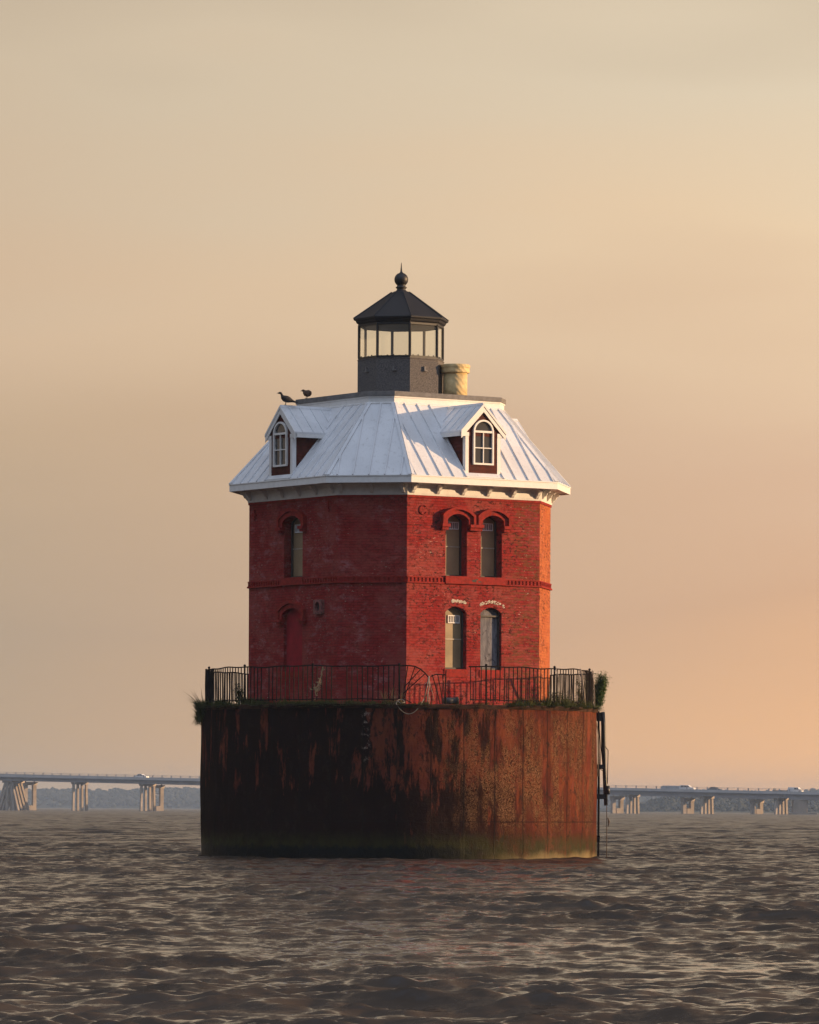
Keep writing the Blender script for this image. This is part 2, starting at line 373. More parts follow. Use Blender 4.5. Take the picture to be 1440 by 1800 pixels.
class MB:
    def __init__(s): s.v = []; s.f = []; s.uv = []; s.has_uv = False
    def poly(s, pts, uvs=None):
        i = len(s.v); s.v += [tuple(p) for p in pts]; s.f.append(tuple(range(i, i + len(pts))))
        if uvs: s.has_uv = True
        s.uv.append(uvs or [(0, 0)] * len(pts))
    def mesh(s, vs, fs):
        i = len(s.v); s.v += [tuple(p) for p in vs]
        for f in fs: s.f.append(tuple(a + i for a in f)); s.uv.append([(0, 0)] * len(f))
    def hexa(s, P):  # 8 points: bottom ring 0-3, top ring 4-7
        s.mesh(P, [(3, 2, 1, 0), (4, 5, 6, 7), (0, 1, 5, 4), (1, 2, 6, 5), (2, 3, 7, 6), (3, 0, 4, 7)])
    def box(s, x0, x1, y0, y1, z0, z1, xf=None):
        P = [(x0, y0, z0), (x1, y0, z0), (x1, y1, z0), (x0, y1, z0), (x0, y0, z1), (x1, y0, z1), (x1, y1, z1), (x0, y1, z1)]
        if xf: P = [xf(*p) for p in P]
        s.hexa(P)
    def loft(s, rings, cap=True, close=True):
        i0 = len(s.v); n = len(rings[0])
        for r in rings: s.v += [tuple(p) for p in r]
        for k in range(len(rings) - 1):
            a = i0 + k * n; b = a + n
            for j in range(n if close else n - 1):
                j2 = (j + 1) % n; s.f.append((a + j, a + j2, b + j2, b + j)); s.uv.append([(0, 0)] * 4)
        if cap and close:
            s.f.append(tuple(i0 + j for j in reversed(range(n)))); s.uv.append([(0, 0)] * n)
            t = i0 + (len(rings) - 1) * n
            s.f.append(tuple(t + j for j in range(n))); s.uv.append([(0, 0)] * n)
    def lathe(s, prof, c=(0, 0, 0), n=24):
        s.loft([[(c[0] + r * math.cos(2 * math.pi * j / n), c[1] + r * math.sin(2 * math.pi * j / n), c[2] + z) for j in range(n)] for r, z in prof])
    def tube(s, pts, r, n=6, squash=1.0):
        pts = [Vector(p) for p in pts]; rr = r if isinstance(r, (list, tuple)) else [r] * len(pts)
        rings = []; up = Vector((0, 0, 1)); prev = None
        for i, p in enumerate(pts):
            d = (pts[min(i + 1, len(pts) - 1)] - pts[max(i - 1, 0)])
            d = d.normalized() if d.length > 1e-9 else Vector((0, 0, 1))
            a = (prev - d * prev.dot(d)) if prev is not None else d.cross(up if abs(d.z) < .9 else Vector((1, 0, 0)))
            if a.length < 1e-6: a = d.orthogonal()
            a.normalize(); prev = a; b = d.cross(a)
            rings.append([p + (a * math.cos(2 * math.pi * j / n) + b * squash * math.sin(2 * math.pi * j / n)) * rr[i] for j in range(n)])
        s.loft(rings)
    def bar(s, a, b, w, h=None):
        s.tube([a, b], w * .7071, 4)
    def build(s, name, mat, parent=None, smooth=False, label=None, loc=None, fixn=True):
        org = WLOC[parent.name] if parent is not None else Vector(loc or (0, 0, 0))
        me = bpy.data.meshes.new(name)
        me.from_pydata([(x - org[0], y - org[1], z - org[2]) for x, y, z in s.v], [], s.f)
        if s.has_uv:
            ul = me.uv_layers.new(name='UVMap'); k = 0; flat = []
            for u in s.uv:
                for q in u: flat += [q[0], q[1]]
            ul.data.foreach_set('uv', flat)
        if fixn:
            import bmesh
            bm = bmesh.new(); bm.from_mesh(me); bmesh.ops.recalc_face_normals(bm, faces=bm.faces); bm.to_mesh(me); bm.free()
        if smooth: me.polygons.foreach_set('use_smooth', [True] * len(me.polygons))
        me.materials.append(mat)
        o = bpy.data.objects.new(name, me); COL.objects.link(o)
        if parent is not None: o.parent = parent; WLOC[o.name] = org
        else: o.location = org; WLOC[o.name] = org
        if label: o['label'] = label
        return o
def kids(o): return [c for c in bpy.data.objects if c.parent == o]
def copy_tree(o, parent=None):
    c = o.copy(); COL.objects.link(c)
    if parent is not None: c.parent = parent
    WLOC[c.name] = WLOC.get(o.name, Vector())
    for ch in kids(o): copy_tree(ch, c)
    return c

# ------------------------------------------------------------------ water: one sheet round the camera, real chop
def build_water():
    fine = np.arange(-0.100, 0.1001, 0.00050)
    st = 0.0006; a = 0.100; out = []
    while a < math.pi:
        a += st; st = min(st * 1.045, 0.12); out.append(a)
    out = np.array(out); out = out[out < math.pi - 0.03]
    ang = np.concatenate([-out[::-1], fine, out])
    r = [3.0]
    while r[-1] < 9000:
        q = r[-1]
        if q < 24: d = .35
        elif q < 150: d = 0.052 + 0.00056 * (q - 24)
        else: d = 0.123 * (q / 150) ** 1.3 if q < 1600 else 2.66 * (q / 1600) ** 6
        r.append(q + min(d, 400))
    r = np.array(r)
    dr = np.gradient(r); da = np.gradient(ang)
    A, RR = np.meshgrid(ang, r)
    x = RR * np.sin(A); y = -CAM_D + RR * np.cos(A)
    sp = np.maximum(dr[:, None] * np.ones_like(A), RR * da[None, :])
    lost = np.zeros_like(x); z = np.zeros_like(x); dx = np.zeros_like(x); dy = np.zeros_like(x)
    nW = 165
    lam = np.exp(rng.uniform(math.log(.16), math.log(1.9), nW))
    lam[:26] = np.exp(rng.uniform(math.log(1.9), math.log(8.0), 26))
    for L in lam:
        k = 2 * math.pi / L
        sprd = 0.34 if L > .8 else 0.55
        th = R_(82) + rng.normal(0, sprd)             # direction of travel
        slope = 0.0165 * (1.60 if L < .55 else .66)
        if L > 1.9: slope *= .6
        amp = min(slope / k * math.sqrt(2) * rng.uniform(.6, 1.3), .012)
        ph = rng.uniform(0, 2 * math.pi)
        att = np.clip((L / (1.9 * sp)) - 0.9, 0, 1); lost += (slope * (1 - att)) ** 2
        p = k * (x * math.cos(th) + y * math.sin(th)) + ph
        s_, c_ = np.sin(p), np.cos(p)
        z += att * amp * c_
        dx -= att * amp * .9 * math.cos(th) * s_; dy -= att * amp * .9 * math.sin(th) * s_
    # patches of rougher and calmer water
    g = 1 + .26 * np.sin(x * .23 + 1.3 + .9 * np.sin(y * .11)) * np.sin(y * .17 + .5 + .7 * np.sin(x * .13)) + .20 * np.sin(x * .61 - y * .37 + np.sin(y * .2)) * np.sin(y * .53 + x * .1)
    z *= g; z = z + 1.6 * z * np.abs(z)
    x = x + dx * g; y = y + dy * g
    nr, na = x.shape
    V = np.empty((nr * na + 1, 3), np.float32)
    V[:-1, 0] = x.ravel(); V[:-1, 1] = y.ravel(); V[:-1, 2] = z.ravel(); V[-1] = (0, -CAM_D, -.05)
    i = np.arange(nr - 1)[:, None] * na + np.arange(na)[None, :]
    j = np.arange(nr - 1)[:, None] * na + (np.arange(na)[None, :] + 1) % na
    Q = np.stack([i, j, j + na, i + na], -1).reshape(-1, 4)
    T = np.stack([np.full(na, nr * na), (np.arange(na) + 1) % na, np.arange(na)], -1)
    loops = np.concatenate([Q.ravel(), T.ravel()]).astype(np.int32)
    nq, nt_ = len(Q), len(T)
    starts = np.concatenate([np.arange(nq) * 4, nq * 4 + np.arange(nt_) * 3]).astype(np.int32)
    me = bpy.data.meshes.new('water')
    me.vertices.add(len(V)); me.vertices.foreach_set('co', V.ravel())
    me.loops.add(len(loops)); me.loops.foreach_set('vertex_index', loops)
    me.polygons.add(nq + nt_); me.polygons.foreach_set('loop_start', starts)
    me.polygons.foreach_set('use_smooth', np.ones(nq + nt_, bool))
    me.update(calc_edges=True); me.validate()
    at = me.attributes.new('small_chop', 'FLOAT', 'POINT'); lv = np.zeros(len(V), np.float32); lv[:-1] = np.sqrt(lost).ravel() / math.sqrt(nW * .0185 ** 2)
    at.data.foreach_set('value', lv)
    me.materials.append(M['water'])
    o = bpy.data.objects.new('water', me); COL.objects.link(o); o['kind'] = 'structure'
    print('water verts', len(V), 'normal z', me.polygons[1000].normal.z)
build_water()

# ------------------------------------------------------------------ caisson
RC, ZC = 5.32, 4.0
TH = R_(34.4)
caisson = MB()
ns, nzr = 228, 40
zs = np.linspace(-1.2, ZC, nzr)
def crad(a, z):
    k = a / R_(360 / 38)
    return RC + 0.012 * math.sin(z * 2.3 + math.floor(k) * 1.7) + 0.010 * math.sin(a * 9 + z) - .03 * (max(0, .35 - z) if z < .35 else 0)
ringv = []
for z in zs:
    ringv.append([(crad(2 * math.pi * j / ns, z) * math.sin(2 * math.pi * j / ns), -crad(2 * math.pi * j / ns, z) * math.cos(2 * math.pi * j / ns), z) for j in range(ns)])
for k in range(nzr - 1):
    for j in range(ns):
        j2 = (j + 1) % ns
        a0 = 2 * math.pi * j / ns; a1 = 2 * math.pi * (j + 1) / ns
        if a0 >= math.pi - 1e-6: a0 -= 2 * math.pi; a1 -= 2 * math.pi
        caisson.poly([ringv[k][j], ringv[k][j2], ringv[k + 1][j2], ringv[k + 1][j]],
                     [(a0 * RC, zs[k]), (a1 * RC, zs[k]), (a1 * RC, zs[k + 1]), (a0 * RC, zs[k + 1])])
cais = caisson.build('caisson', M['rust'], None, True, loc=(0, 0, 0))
setp(cais, 'round rusted iron caisson rising from the water under the red lighthouse', 'foundation')
dk = MB(); dk.lathe([(RC - .02, ZC - .3), (RC - .02, ZC - .035), (0.05, ZC - .015)], n=96)
dk.build('deck', M['deck'], cais)
rm = MB(); n = 120
rm.loft([[((RC + o) * math.sin(2 * math.pi * j / n), -(RC + o) * math.cos(2 * math.pi * j / n), zz + .008 * math.sin(j * 1.9)) for j in range(n)]
         for o, zz in ((.022, ZC - .10), (.03, ZC - .02), (.02, ZC + .012), (-.12, ZC + .015), (-.12, ZC - .03))], cap=False)
rm.build('rim_plate', M['rust2'] if 'rust2' in M else simple('rim_rust', (0.045, 0.022, 0.013), .9, .6, 4, .5, spec=.1), cais, True)
cd = MB(); cd.tube([(5.345, -.35, 3.95), (5.36, -.35, 2.0), (5.355, -.35, -.4)], .03, 8)
cd.build('conduit', M['iron'], cais, True)
kn = MB(); kn.box(5.30, 5.39, -.5, -.4, .45, .62); kn.build('mooring_lug', M['iron'], cais)

# ------------------------------------------------------------------ lighthouse
LH = empty('lighthouse', (0, 0, ZC), 'red brick octagonal lighthouse with white metal mansard roof and black lantern', 'lighthouse')
def fr(t_deg, S):
    t = TH + R_(t_deg); n = (math.sin(t), -math.cos(t)); e = (math.cos(t), math.sin(t)); a = S / 2
    return lambda u, o, z: (n[0] * (a + o) + e[0] * u, n[1] * (a + o) + e[1] * u, z)
def octo(Mw, Nw, z, grow=0.0):
    # grow: outward offset of every face
    S = Mw + Nw * math.sqrt(2); a = S / 2 + grow
    # main half width after the offset of main and chamfer faces
    hm = Mw / 2 + grow * math.tan(math.pi / 8)
    pts = []
    for k in range(4):
        t = TH + k * math.pi / 2; n = (math.sin(t), -math.cos(t)); e = (math.cos(t), math.sin(t))
        for sgn in (-1, 1): pts.append((n[0] * a + e[0] * hm * sgn, n[1] * a + e[1] * hm * sgn, z))
    return pts
WM, WNn = 4.278, 1.844
WS = WM + WNn * math.sqrt(2)             # across main faces
WCH = (WM * math.sqrt(2) + WNn)          # across chamfers (distance between chamfer faces)
ZB, ZT = ZC - .02, 9.50

def arch_pts(c, hw, zs_, rise, n=10):
    R = (hw * hw + rise * rise) / (2 * rise); zc = zs_ + rise - R
    a0 = math.asin(hw / R)
    return [(c + R * math.sin(-a0 + 2 * a0 * i / n), zc + R * math.cos(-a0 + 2 * a0 * i / n)) for i in range(n + 1)]

wall = MB()
def wall_face(tdeg, S, half, opens, uoff=0.0):
    """opens: (centre, half width, z bottom, spring, rise, depth); same-centre openings stack"""
    F = fr(tdeg, S)
    q = lambda pts: wall.poly([F(u, 0, z) for u, z in pts], [(u + uoff, z) for u, z in pts])
    cols = sorted(set((o[0], o[1]) for o in opens))
    u = -half
    for c, hw in cols:
        q([(u, ZB), (c - hw, ZB), (c - hw, ZT), (u, ZT)])
        st = sorted([o for o in opens if o[0] == c], key=lambda o: o[2])
        A = arch_pts(c, hw, 0, st[0][4])
        for i in range(len(A) - 1):
            (ua, za), (ub, zb) = A[i], A[i + 1]
            lo = (ZB, ZB)
            for o in st:
                q([(ua, lo[0]), (ub, lo[1]), (ub, o[2]), (ua, o[2])])
                lo = (o[3] + za, o[3] + zb)
            q([(ua, lo[0]), (ub, lo[1]), (ub, ZT), (ua, ZT)])
        u = c + hw
        for o in st:   # reveals
            d = -o[5]
            P = [(c - hw, o[2])] + [(a, o[3] + z) for a, z in A] + [(c + hw, o[2])]
            for i in range(len(P)):
                a, b = P[i], P[(i + 1) % len(P)]
                wall.poly([F(a[0], 0, a[1]), F(b[0], 0, b[1]), F(b[0], d, b[1]), F(a[0], d, a[1])],
                          [(a[0] + uoff, a[1]), (b[0] + uoff, b[1]), (b[0] + uoff + .25, b[1] + .01), (a[0] + uoff + .25, a[1] + .01)])
    q([(u, ZB), (half, ZB), (half, ZT), (u, ZT)])
OC = .565; HWC = .34
c_open = [(-OC, HWC, 7.42, 8.90, .15, .30), (-OC, HWC, 4.98, 6.47, .15, .20), (OC, HWC, 7.42, 8.90, .15, .30), (OC, HWC, 4.98, 6.47, .15, .14)]
a_open = [(0.03, .445, 7.42, 8.88, .17, .27), (0.03, .445, 4.93, 6.44, .17, .09)]
MAINS = {0: c_open, -90: a_open, 90: c_open, 180: a_open}
for k, op in MAINS.items(): wall_face(k, WS, WM / 2, op)
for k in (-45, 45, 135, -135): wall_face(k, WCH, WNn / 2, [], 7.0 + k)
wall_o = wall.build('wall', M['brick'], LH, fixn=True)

# brick cornice, base course
def octband(name, mat, z0, z1, grow, parent=LH, inner=-.05, bev=0.0):
    m = MB(); m.loft([octo(WM, WNn, z0, inner), octo(WM, WNn, z0, grow), octo(WM, WNn, z1, grow), octo(WM, WNn, z1, inner)], cap=False)
    return m.build(name, mat, parent)
octband('brick_cornice', M['dred'], 9.435, 9.496, .028)
# belt of sawtooth brick with gaps at the window sills
for k in range(8):
    td = k * 45; main = k % 2 == 0
    S = WS if main else WCH; half = (WM if main else WNn) / 2
    F = fr(td, S)
    gaps = []
    if main: gaps = [(-.95, .98)] if td in (0, 90) else [(-.50, .56)]
    segs = [(-half - .014, gaps[0][0]), (gaps[0][1], half + .014)] if gaps else [(-half - .014, half + .014)]
    for a, b in segs:
        st = MB()
        st.box(a, b, -.02, .055, 7.205, 7.245, F); st.box(a, b, -.02, .035, 7.352, 7.38, F)
        st.box(a, b, -.02, .006, 7.24, 7.355, F)
        n = max(1, int((b - a) / .115)); s_ = (b - a) / n
        for i in range(n):
            st.box(a + s_ * (i + .2), a + s_ * (i + .75), -.02, .034, 7.250, 7.292, F)
            st.box(a + s_ * (i + .2), a + s_ * (i + .75), -.02, .034, 7.303, 7.345, F)
        st.build('string_course', M['dred'], LH)
    for g in gaps:
        st = MB(); st.box(g[0] + .002, g[1] - .002, -.02, .075, 7.215, 7.418, F); st.build('sill', M['dred'], LH)
        for a, b, t in (((-OC - HWC - .03, -OC + HWC + .03, 4.978), (OC - HWC - .03, OC + HWC + .03, 4.978)) if td in (0, 90) else ((-.45, .50, 4.928),)):
            st = MB(); st.box(a, b, -.02, .02, 4.775, t, F); st.build('sill', M['dred'], LH)

# hood moulds
def hood(tdeg, c, hw, zsp, rise, wd, dep, zlow, shared=()):
    F = fr(tdeg, WS); m = MB()
    for (g0, g1, o0) in ((0.0, wd * .62, dep * .6), (wd * .62 + .001, wd, dep)):
        inn = [(c - hw - g0, zlow)] + arch_pts(c, hw + g0, zsp + g0 * .65, rise + g0 * .3, 12) + [(c + hw + g0, zlow)]
        outp = [(c - hw - g1, zlow)] + arch_pts(c, hw + g1, zsp + g1 * .65, rise + g1 * .3, 12) + [(c + hw + g1, zlow)]
        for i in range(len(inn) - 1):
            a, b, p, q = inn[i], inn[i + 1], outp[i], outp[i + 1]
            m.hexa([F(a[0], -.02, a[1]), F(b[0], -.02, b[1]), F(q[0], -.02, q[1]), F(p[0], -.02, p[1]),
                    F(a[0], o0, a[1]), F(b[0], o0, b[1]), F(q[0], o0, q[1]), F(p[0], o0, p[1])])
    return m, F
for td in (0, 90):
    for c, sd_ in ((-OC, -1), (OC, 1)):
        m, F = hood(td, c, HWC, 8.90, .15, .185, .16, 8.78)
        e = c + sd_ * (HWC + .09)
        m.box(e - .125, e + .125, -.02, .17, 8.70, 8.778, F); m.box(e - .10, e + .10, -.02, .12, 8.62, 8.698, F)
        if sd_ < 0: m.box(-.215, .215, -.02, .165, 8.702, 8.779, F); m.box(-.19, .19, -.02, .115, 8.622, 8.70, F)
        m.build('hood_mould', M['dred'], LH)
for td in (-90, 180):
    for zsp in (8.86, 6.42):
        m, F = hood(td, .03, .445, zsp + .02, .17, .20, .12, zsp - .10)
        for sg in (-1, 1):
            e = .03 + sg * (.445 + .10)
            m.box(e - .125, e + .125, -.02, .16, zsp - .18, zsp - .102, F); m.box(e - .10, e + .10, -.02, .11, zsp - .25, zsp - .182, F)
        m.build('hood_mould', M['dred'], LH)

# windows
def arch_panel(m, F, c, hw, z0, zsp, rise, o0, o1):
    P = [(c - hw, z0)] + arch_pts(c, hw, zsp, rise) + [(c + hw, z0)]
    n = len(P)
    m.mesh([F(u, o0, z) for u, z in P] + [F(u, o1, z) for u, z in P],
           [tuple(range(n)), tuple(range(2 * n - 1, n - 1, -1))] + [(i, (i + 1) % n, n + (i + 1) % n, n + i) for i in range(n)])
def window(td, c, hw, z0, zsp, rise, dep, pane, vent=None, style='pane', label=None):
    F = fr(td, WS); m = MB(); ft = .045
    P = [(c - hw, z0)] + arch_pts(c, hw - .001, zsp, rise) + [(c + hw, z0)]
    Q = [(c - hw + ft, z0 + ft)] + arch_pts(c, hw - ft, zsp, rise - ft * .4) + [(c + hw - ft, z0 + ft)]
    n = len(P)
    for i in range(n):
        a, b, p, q = P[i], P[(i + 1) % n], Q[i], Q[(i + 1) % n]
        m.hexa([F(a[0], -dep - .03, a[1]), F(b[0], -dep - .03, b[1]), F(q[0], -dep - .03, q[1]), F(p[0], -dep - .03, p[1]),
                F(a[0], -dep + .05, a[1]), F(b[0], -dep + .05, b[1]), F(q[0], -dep + .05, q[1]), F(p[0], -dep + .05, p[1])])
    if style == 'pane':
        zm = z0 + (zsp - z0) * .53
    else:
        m.box(c - hw + .02, c + hw - ft, -dep - .0, -dep + .06, zsp - .09, zsp - .05, F)
    wo_ = m.build('window', M['frame'], LH, label=label)
    g = MB(); arch_panel(g, F, c, hw - .002, z0 + .001, zsp, rise - .001, -dep - .02, -dep)
    g.build('boarded_pane' if style != 'pane' else 'pane', pane, wo_)
    if style == 'pane':
        g = MB(); g.box(c - hw + ft, c + hw - ft, -dep + .002, -dep + .02, zm - .014, zm + .014, F); g.build('meeting_rail', M['rail'], wo_)
    if vent:
        u0, u1, v0, v1 = vent; v = MB(); o0, o1 = -dep + .002, -dep + .03
        t = .022
        v.box(u0, u1, o0, o1, v0, v0 + t, F); v.box(u0, u1, o0, o1, v1 - t, v1, F)
        v.box(u0, u0 + t, o0, o1, v0 + t, v1 - t, F); v.box(u1 - t, u1, o0, o1, v0 + t, v1 - t, F)
        nb = 6
        for i in range(1, nb):
            u = u0 + t + (u1 - u0 - 2 * t) * i / nb; v.box(u - .008, u + .008, o0, o1 - .006, v0 + t, v1 - t, F)
        vo = v.build('vent_grille', M['vent'], wo_)
        b = MB(); b.box(u0 + .01, u1 - .01, -dep + .001, -dep + .0025, v0 + .01, v1 - .01, F); b.build('vent_opening', M['slot'], wo_)
for td in (0, 90):
    window(td, -OC, HWC, 7.42, 8.90, .15, .30, M['pane'], (-.68, -.30, 8.66, 8.86), label='tall arched window, left one of the upper pair' if td == 0 else None)
    window(td, OC, HWC, 7.42, 8.90, .15, .30, M['pane'], (.42, .80, 8.66, 8.86), label='tall arched window, right one of the upper pair' if td == 0 else None)
    window(td, -OC, HWC, 4.98, 6.47, .15, .20, M['tanpane'], (-.70, -.33, 6.19, 6.40), label='tan boarded lower window with white vent' if td == 0 else None)
    window(td, OC, HWC, 4.98, 6.47, .15, .14, M['board'], None, 'board', label='lower window closed with a weathered grey board' if td == 0 else None)
for td in (-90, 180):
    window(td, .03, .445, 7.42, 8.88, .17, .27, M['pane'], (-.27, .12, 8.62, 8.84), label='tall upper window on the shaded wall' if td == -90 else None)
    F = fr(td, WS); g = MB(); P = [(.03 - .445, 4.931)] + arch_pts(.03, .444, 6.44, .169) + [(.03 + .445, 4.931)]
    g.poly([F(u, -.088, z) for u, z in P], [(u, z) for u, z in P])
    g.build('bricked_up_window', M['crimson'], LH, fixn=False)

# square block with a round vent hole, tie anchors, sill rust patch, stripped hood scars
F = fr(-90, WS)
m = MB(); ring = []
for (r, o) in ((.20, -.01), (.20, .09), (.105, .10), (.10, -.02)):
    ring.append([F(1.33 + (max(-.2, min(.2, r * 1.414 * math.cos(a))) if r > .15 else r * math.cos(a)), o, 6.60 + (max(-.19, min(.19, r * 1.414 * math.sin(a))) if r > .15 else r * 1.25 * math.sin(a)))
                 for a in [2 * math.pi * j / 24 + math.pi / 24 for j in range(24)]])
m.loft(ring, cap=False); vb = m.build('vent_block', simple('pale_worn_block', (0.20, 0.065, 0.055), .8, .5, 14, .4), LH)
m = MB(); m.loft([[F(1.33 + .105 * math.cos(a), .006, 6.60 + .13 * math.sin(a)) for a in [2 * math.pi * j / 20 for j in range(20)]]] +
                 [[F(1.33 + .10 * math.cos(a), .002, 6.60 + .125 * math.sin(a)) for a in [2 * math.pi * j / 20 for j in range(20)]]])
m.build('vent_hole', M['slot'], vb)
for td, u, z in ((-90, -1.85, 9.15), (-90, 1.72, 9.22), (0, -1.63, 9.12), (90, -1.6, 9.15)):
    F = fr(td, WS); m = MB()
    if td == 0:
        pts = [F(u + .12 * math.cos(a), .02, z + .12 * math.sin(a)) for a in [R_(40 + 290 * i / 14) for i in range(15)]]
        m.tube(pts, .014, 5)
    else:
        m.box(u - .02, u + .02, -.01, .04, z - .14, z + .14, F); m.box(u - .085, u + .085, -.01, .032, z - .02, z + .02, F); m.box(u - .06, u + .06, -.01, .03, z - .11, z - .08, F)
    m.build('tie_anchor', M['dred'], LH)
F = fr(0, WS)
m = MB()
for i in range(9):
    a, b = random.uniform(-.12, .1), random.uniform(7.27, 7.33)
    m.box(a, a + random.uniform(.03, .1), .06, .078, b, b + random.uniform(.02, .05), F)
m.build('sill_patch', M['slot'], LH)
M['mortar'] = simple('pale_mortar', (0.52, 0.45, 0.36), .9, .35, 25)
for c, lo_, hi_ in ((-OC, -.15, .32), (OC, -.36, .43)):
    m = MB()
    for i in range(80):
        t = random.uniform(lo_, hi_)
        z = 6.735 - (t * t) * .62 + random.uniform(-.02, .055)
        s_ = random.uniform(.008, .03); h_ = random.uniform(.01, .045); u = c + t
        m.hexa([F(u - s_, -.01, z), F(u + s_, -.01, z + .01), F(u + s_, -.01, z + h_), F(u - s_ * .5, -.01, z + h_)] +
               [F(u - s_, .006 + i * .00006, z), F(u + s_, .006 + i * .00006, z + .01), F(u + s_, .006 + i * .00006, z + h_), F(u - s_ * .5, .006 + i * .00006, z + h_)])
    m.build('mortar_scar', M['mortar'], LH)

# frieze, soffit, fascia
EM, EN = 4.699, 2.257
ES = EM + EN * math.sqrt(2); ECH = EM * math.sqrt(2) + EN
m = MB(); m.loft([octo(WM, WNn, 9.497, -.05), octo(WM, WNn, 9.497, .035), octo(WM, WNn, 9.56, .045), octo(WM, WNn, 9.70, .05), octo(WM, WNn, 9.79, .10), octo(EM, EN, 9.815, -.04)], cap=False)
m.build('frieze', M['white'], LH)
m = MB(); m.loft([octo(EM, EN, 9.80, -.06), octo(EM, EN, 9.79, -.012), octo(EM, EN, 9.79, .0), octo(EM, EN, 9.955, .0), octo(EM, EN, 9.958, .018), octo(EM, EN, 9.982, .018), octo(EM, EN, 9.982, -.06)], cap=False)
m.build('fascia', M['white2'], LH)
# brackets: scroll profile, one mesh, copied round the eaves
def bracket_proto():
    prof = [(.0, 9.795), (.22, 9.795), (.23, 9.765), (.22, 9.73), (.19, 9.71), (.165, 9.72), (.15, 9.69), (.135, 9.655), (.11, 9.62), (.085, 9.625), (.07, 9.59), (.045, 9.56), (.0, 9.535)]
    m = MB(); n = len(prof); hw = .042
    m.mesh([(-hw, -o - .0, z) for o, z in prof] + [(hw, -o, z) for o, z in prof],
           [tuple(range(n)), tuple(range(2 * n - 1, n - 1, -1))] + [(i, (i + 1) % n, n + (i + 1) % n, n + i) for i in range(n)])
    return m
bp = bracket_proto()
def place_bracket(o, td, S, u):
    t = TH + R_(td); n = (math.sin(t), -math.cos(t)); e = (math.cos(t), math.sin(t)); a = S / 2 + .035
    o.location = (n[0] * a + e[0] * u, n[1] * a + e[1] * u, -ZC + .0); o.rotation_euler = (0, 0, t)
first = None
for k in range(8):
    main = k % 2 == 0; td = k * 45
    us = [-2.0, -1.2, -.4, .4, 1.2, 2.0] if main else [-.82, 0.0, .82]
    for u in us:
        if first is None:
            first = bp.build('bracket', M['white'], LH); b = first
            for v in b.data.vertices: v.co.z += ZC
        else: b = first.copy(); COL.objects.link(b); b.parent = LH
        place_bracket(b, td, WS if main else WCH, u)

# roof
ZE, ZR = 9.984, 11.99
UM, UN = 3.419, .694
US = UM + UN * math.sqrt(2); UCH = UM * math.sqrt(2) + UN
m = MB(); lo, hi = octo(EM, EN, ZE), octo(UM, UN, ZR)
for i in range(8): m.poly([lo[i], lo[(i + 1) % 8], hi[(i + 1) % 8], hi[i]])
def slope_pt(main, td, u, t, h=0.0):
    S0, S1 = (ES, US) if main else (ECH, UCH)
    a0, a1 = S0 / 2, S1 / 2
    L = math.hypot(a0 - a1, ZR - ZE); nx, nz_ = (ZR - ZE) / L, (a0 - a1) / L
    tt = TH + R_(td); n = (math.sin(tt), -math.cos(tt)); e = (math.cos(tt), math.sin(tt))
    a = a0 + (a1 - a0) * t + nx * h; z = ZE + (ZR - ZE) * t + nz_ * h
    return (n[0] * a + e[0] * u, n[1] * a + e[1] * u, z)
for k in range(8):
    main = k % 2 == 0; td = k * 45
    h0, h1 = (EM / 2, UM / 2) if main else (EN / 2, UN / 2)
    us = [i * .4 + .2 for i in range(-7, 7)] if main else [i * .42 for i in range(-3, 4)]
    for u in us:
        if abs(u) >= h0 - .08: continue
        t1 = 1.0 if abs(u) < h1 - .02 else (h0 - abs(u)) / (h0 - h1) - .03
        if main and abs(u) < .60: continue
        t0 = 0.0
        P = [slope_pt(main, td, u + du, t, h) for h in (-.01, .035) for du, t in ((-.015, t0), (.015, t0), (.015, t1), (-.015, t1))]
        m.hexa(P)
# hip caps
for k in range(8):
    main = k % 2 == 0; td = k * 45
    h0, h1 = (EM / 2, UM / 2) if main else (EN / 2, UN / 2)
    for sg in (-1, 1):
        wd = .085
        P = [slope_pt(main, td, sg * (h - q), t, hh) for hh in (.004, .03) for (h, t, q) in ((h0, 0, 0), (h0, 0, wd), (h1, 1, wd), (h1, 1, 0))]
        m.hexa(P)
roof = m.build('roof', M['roof'], LH)
m = MB(); m.loft([octo(UM, UN, 11.95, -.03), octo(UM, UN, 11.97, .03), octo(UM, UN, 11.998, .03), octo(UM, UN, 12.02, -.005), octo(UM, UN, 12.13, -.005), octo(UM, UN, 12.14, .02), octo(UM, UN, 12.178, .02)], cap=False)
m.build('roof_band', M['white2'], LH)
m = MB(); m.loft([octo(UM, UN, 12.18, -.2), octo(UM, UN, 12.18, .045), octo(UM, UN, 12.30, .045), octo(UM, UN, 12.305, .03)], cap=True)
m.build('coping', M['coping'], LH)

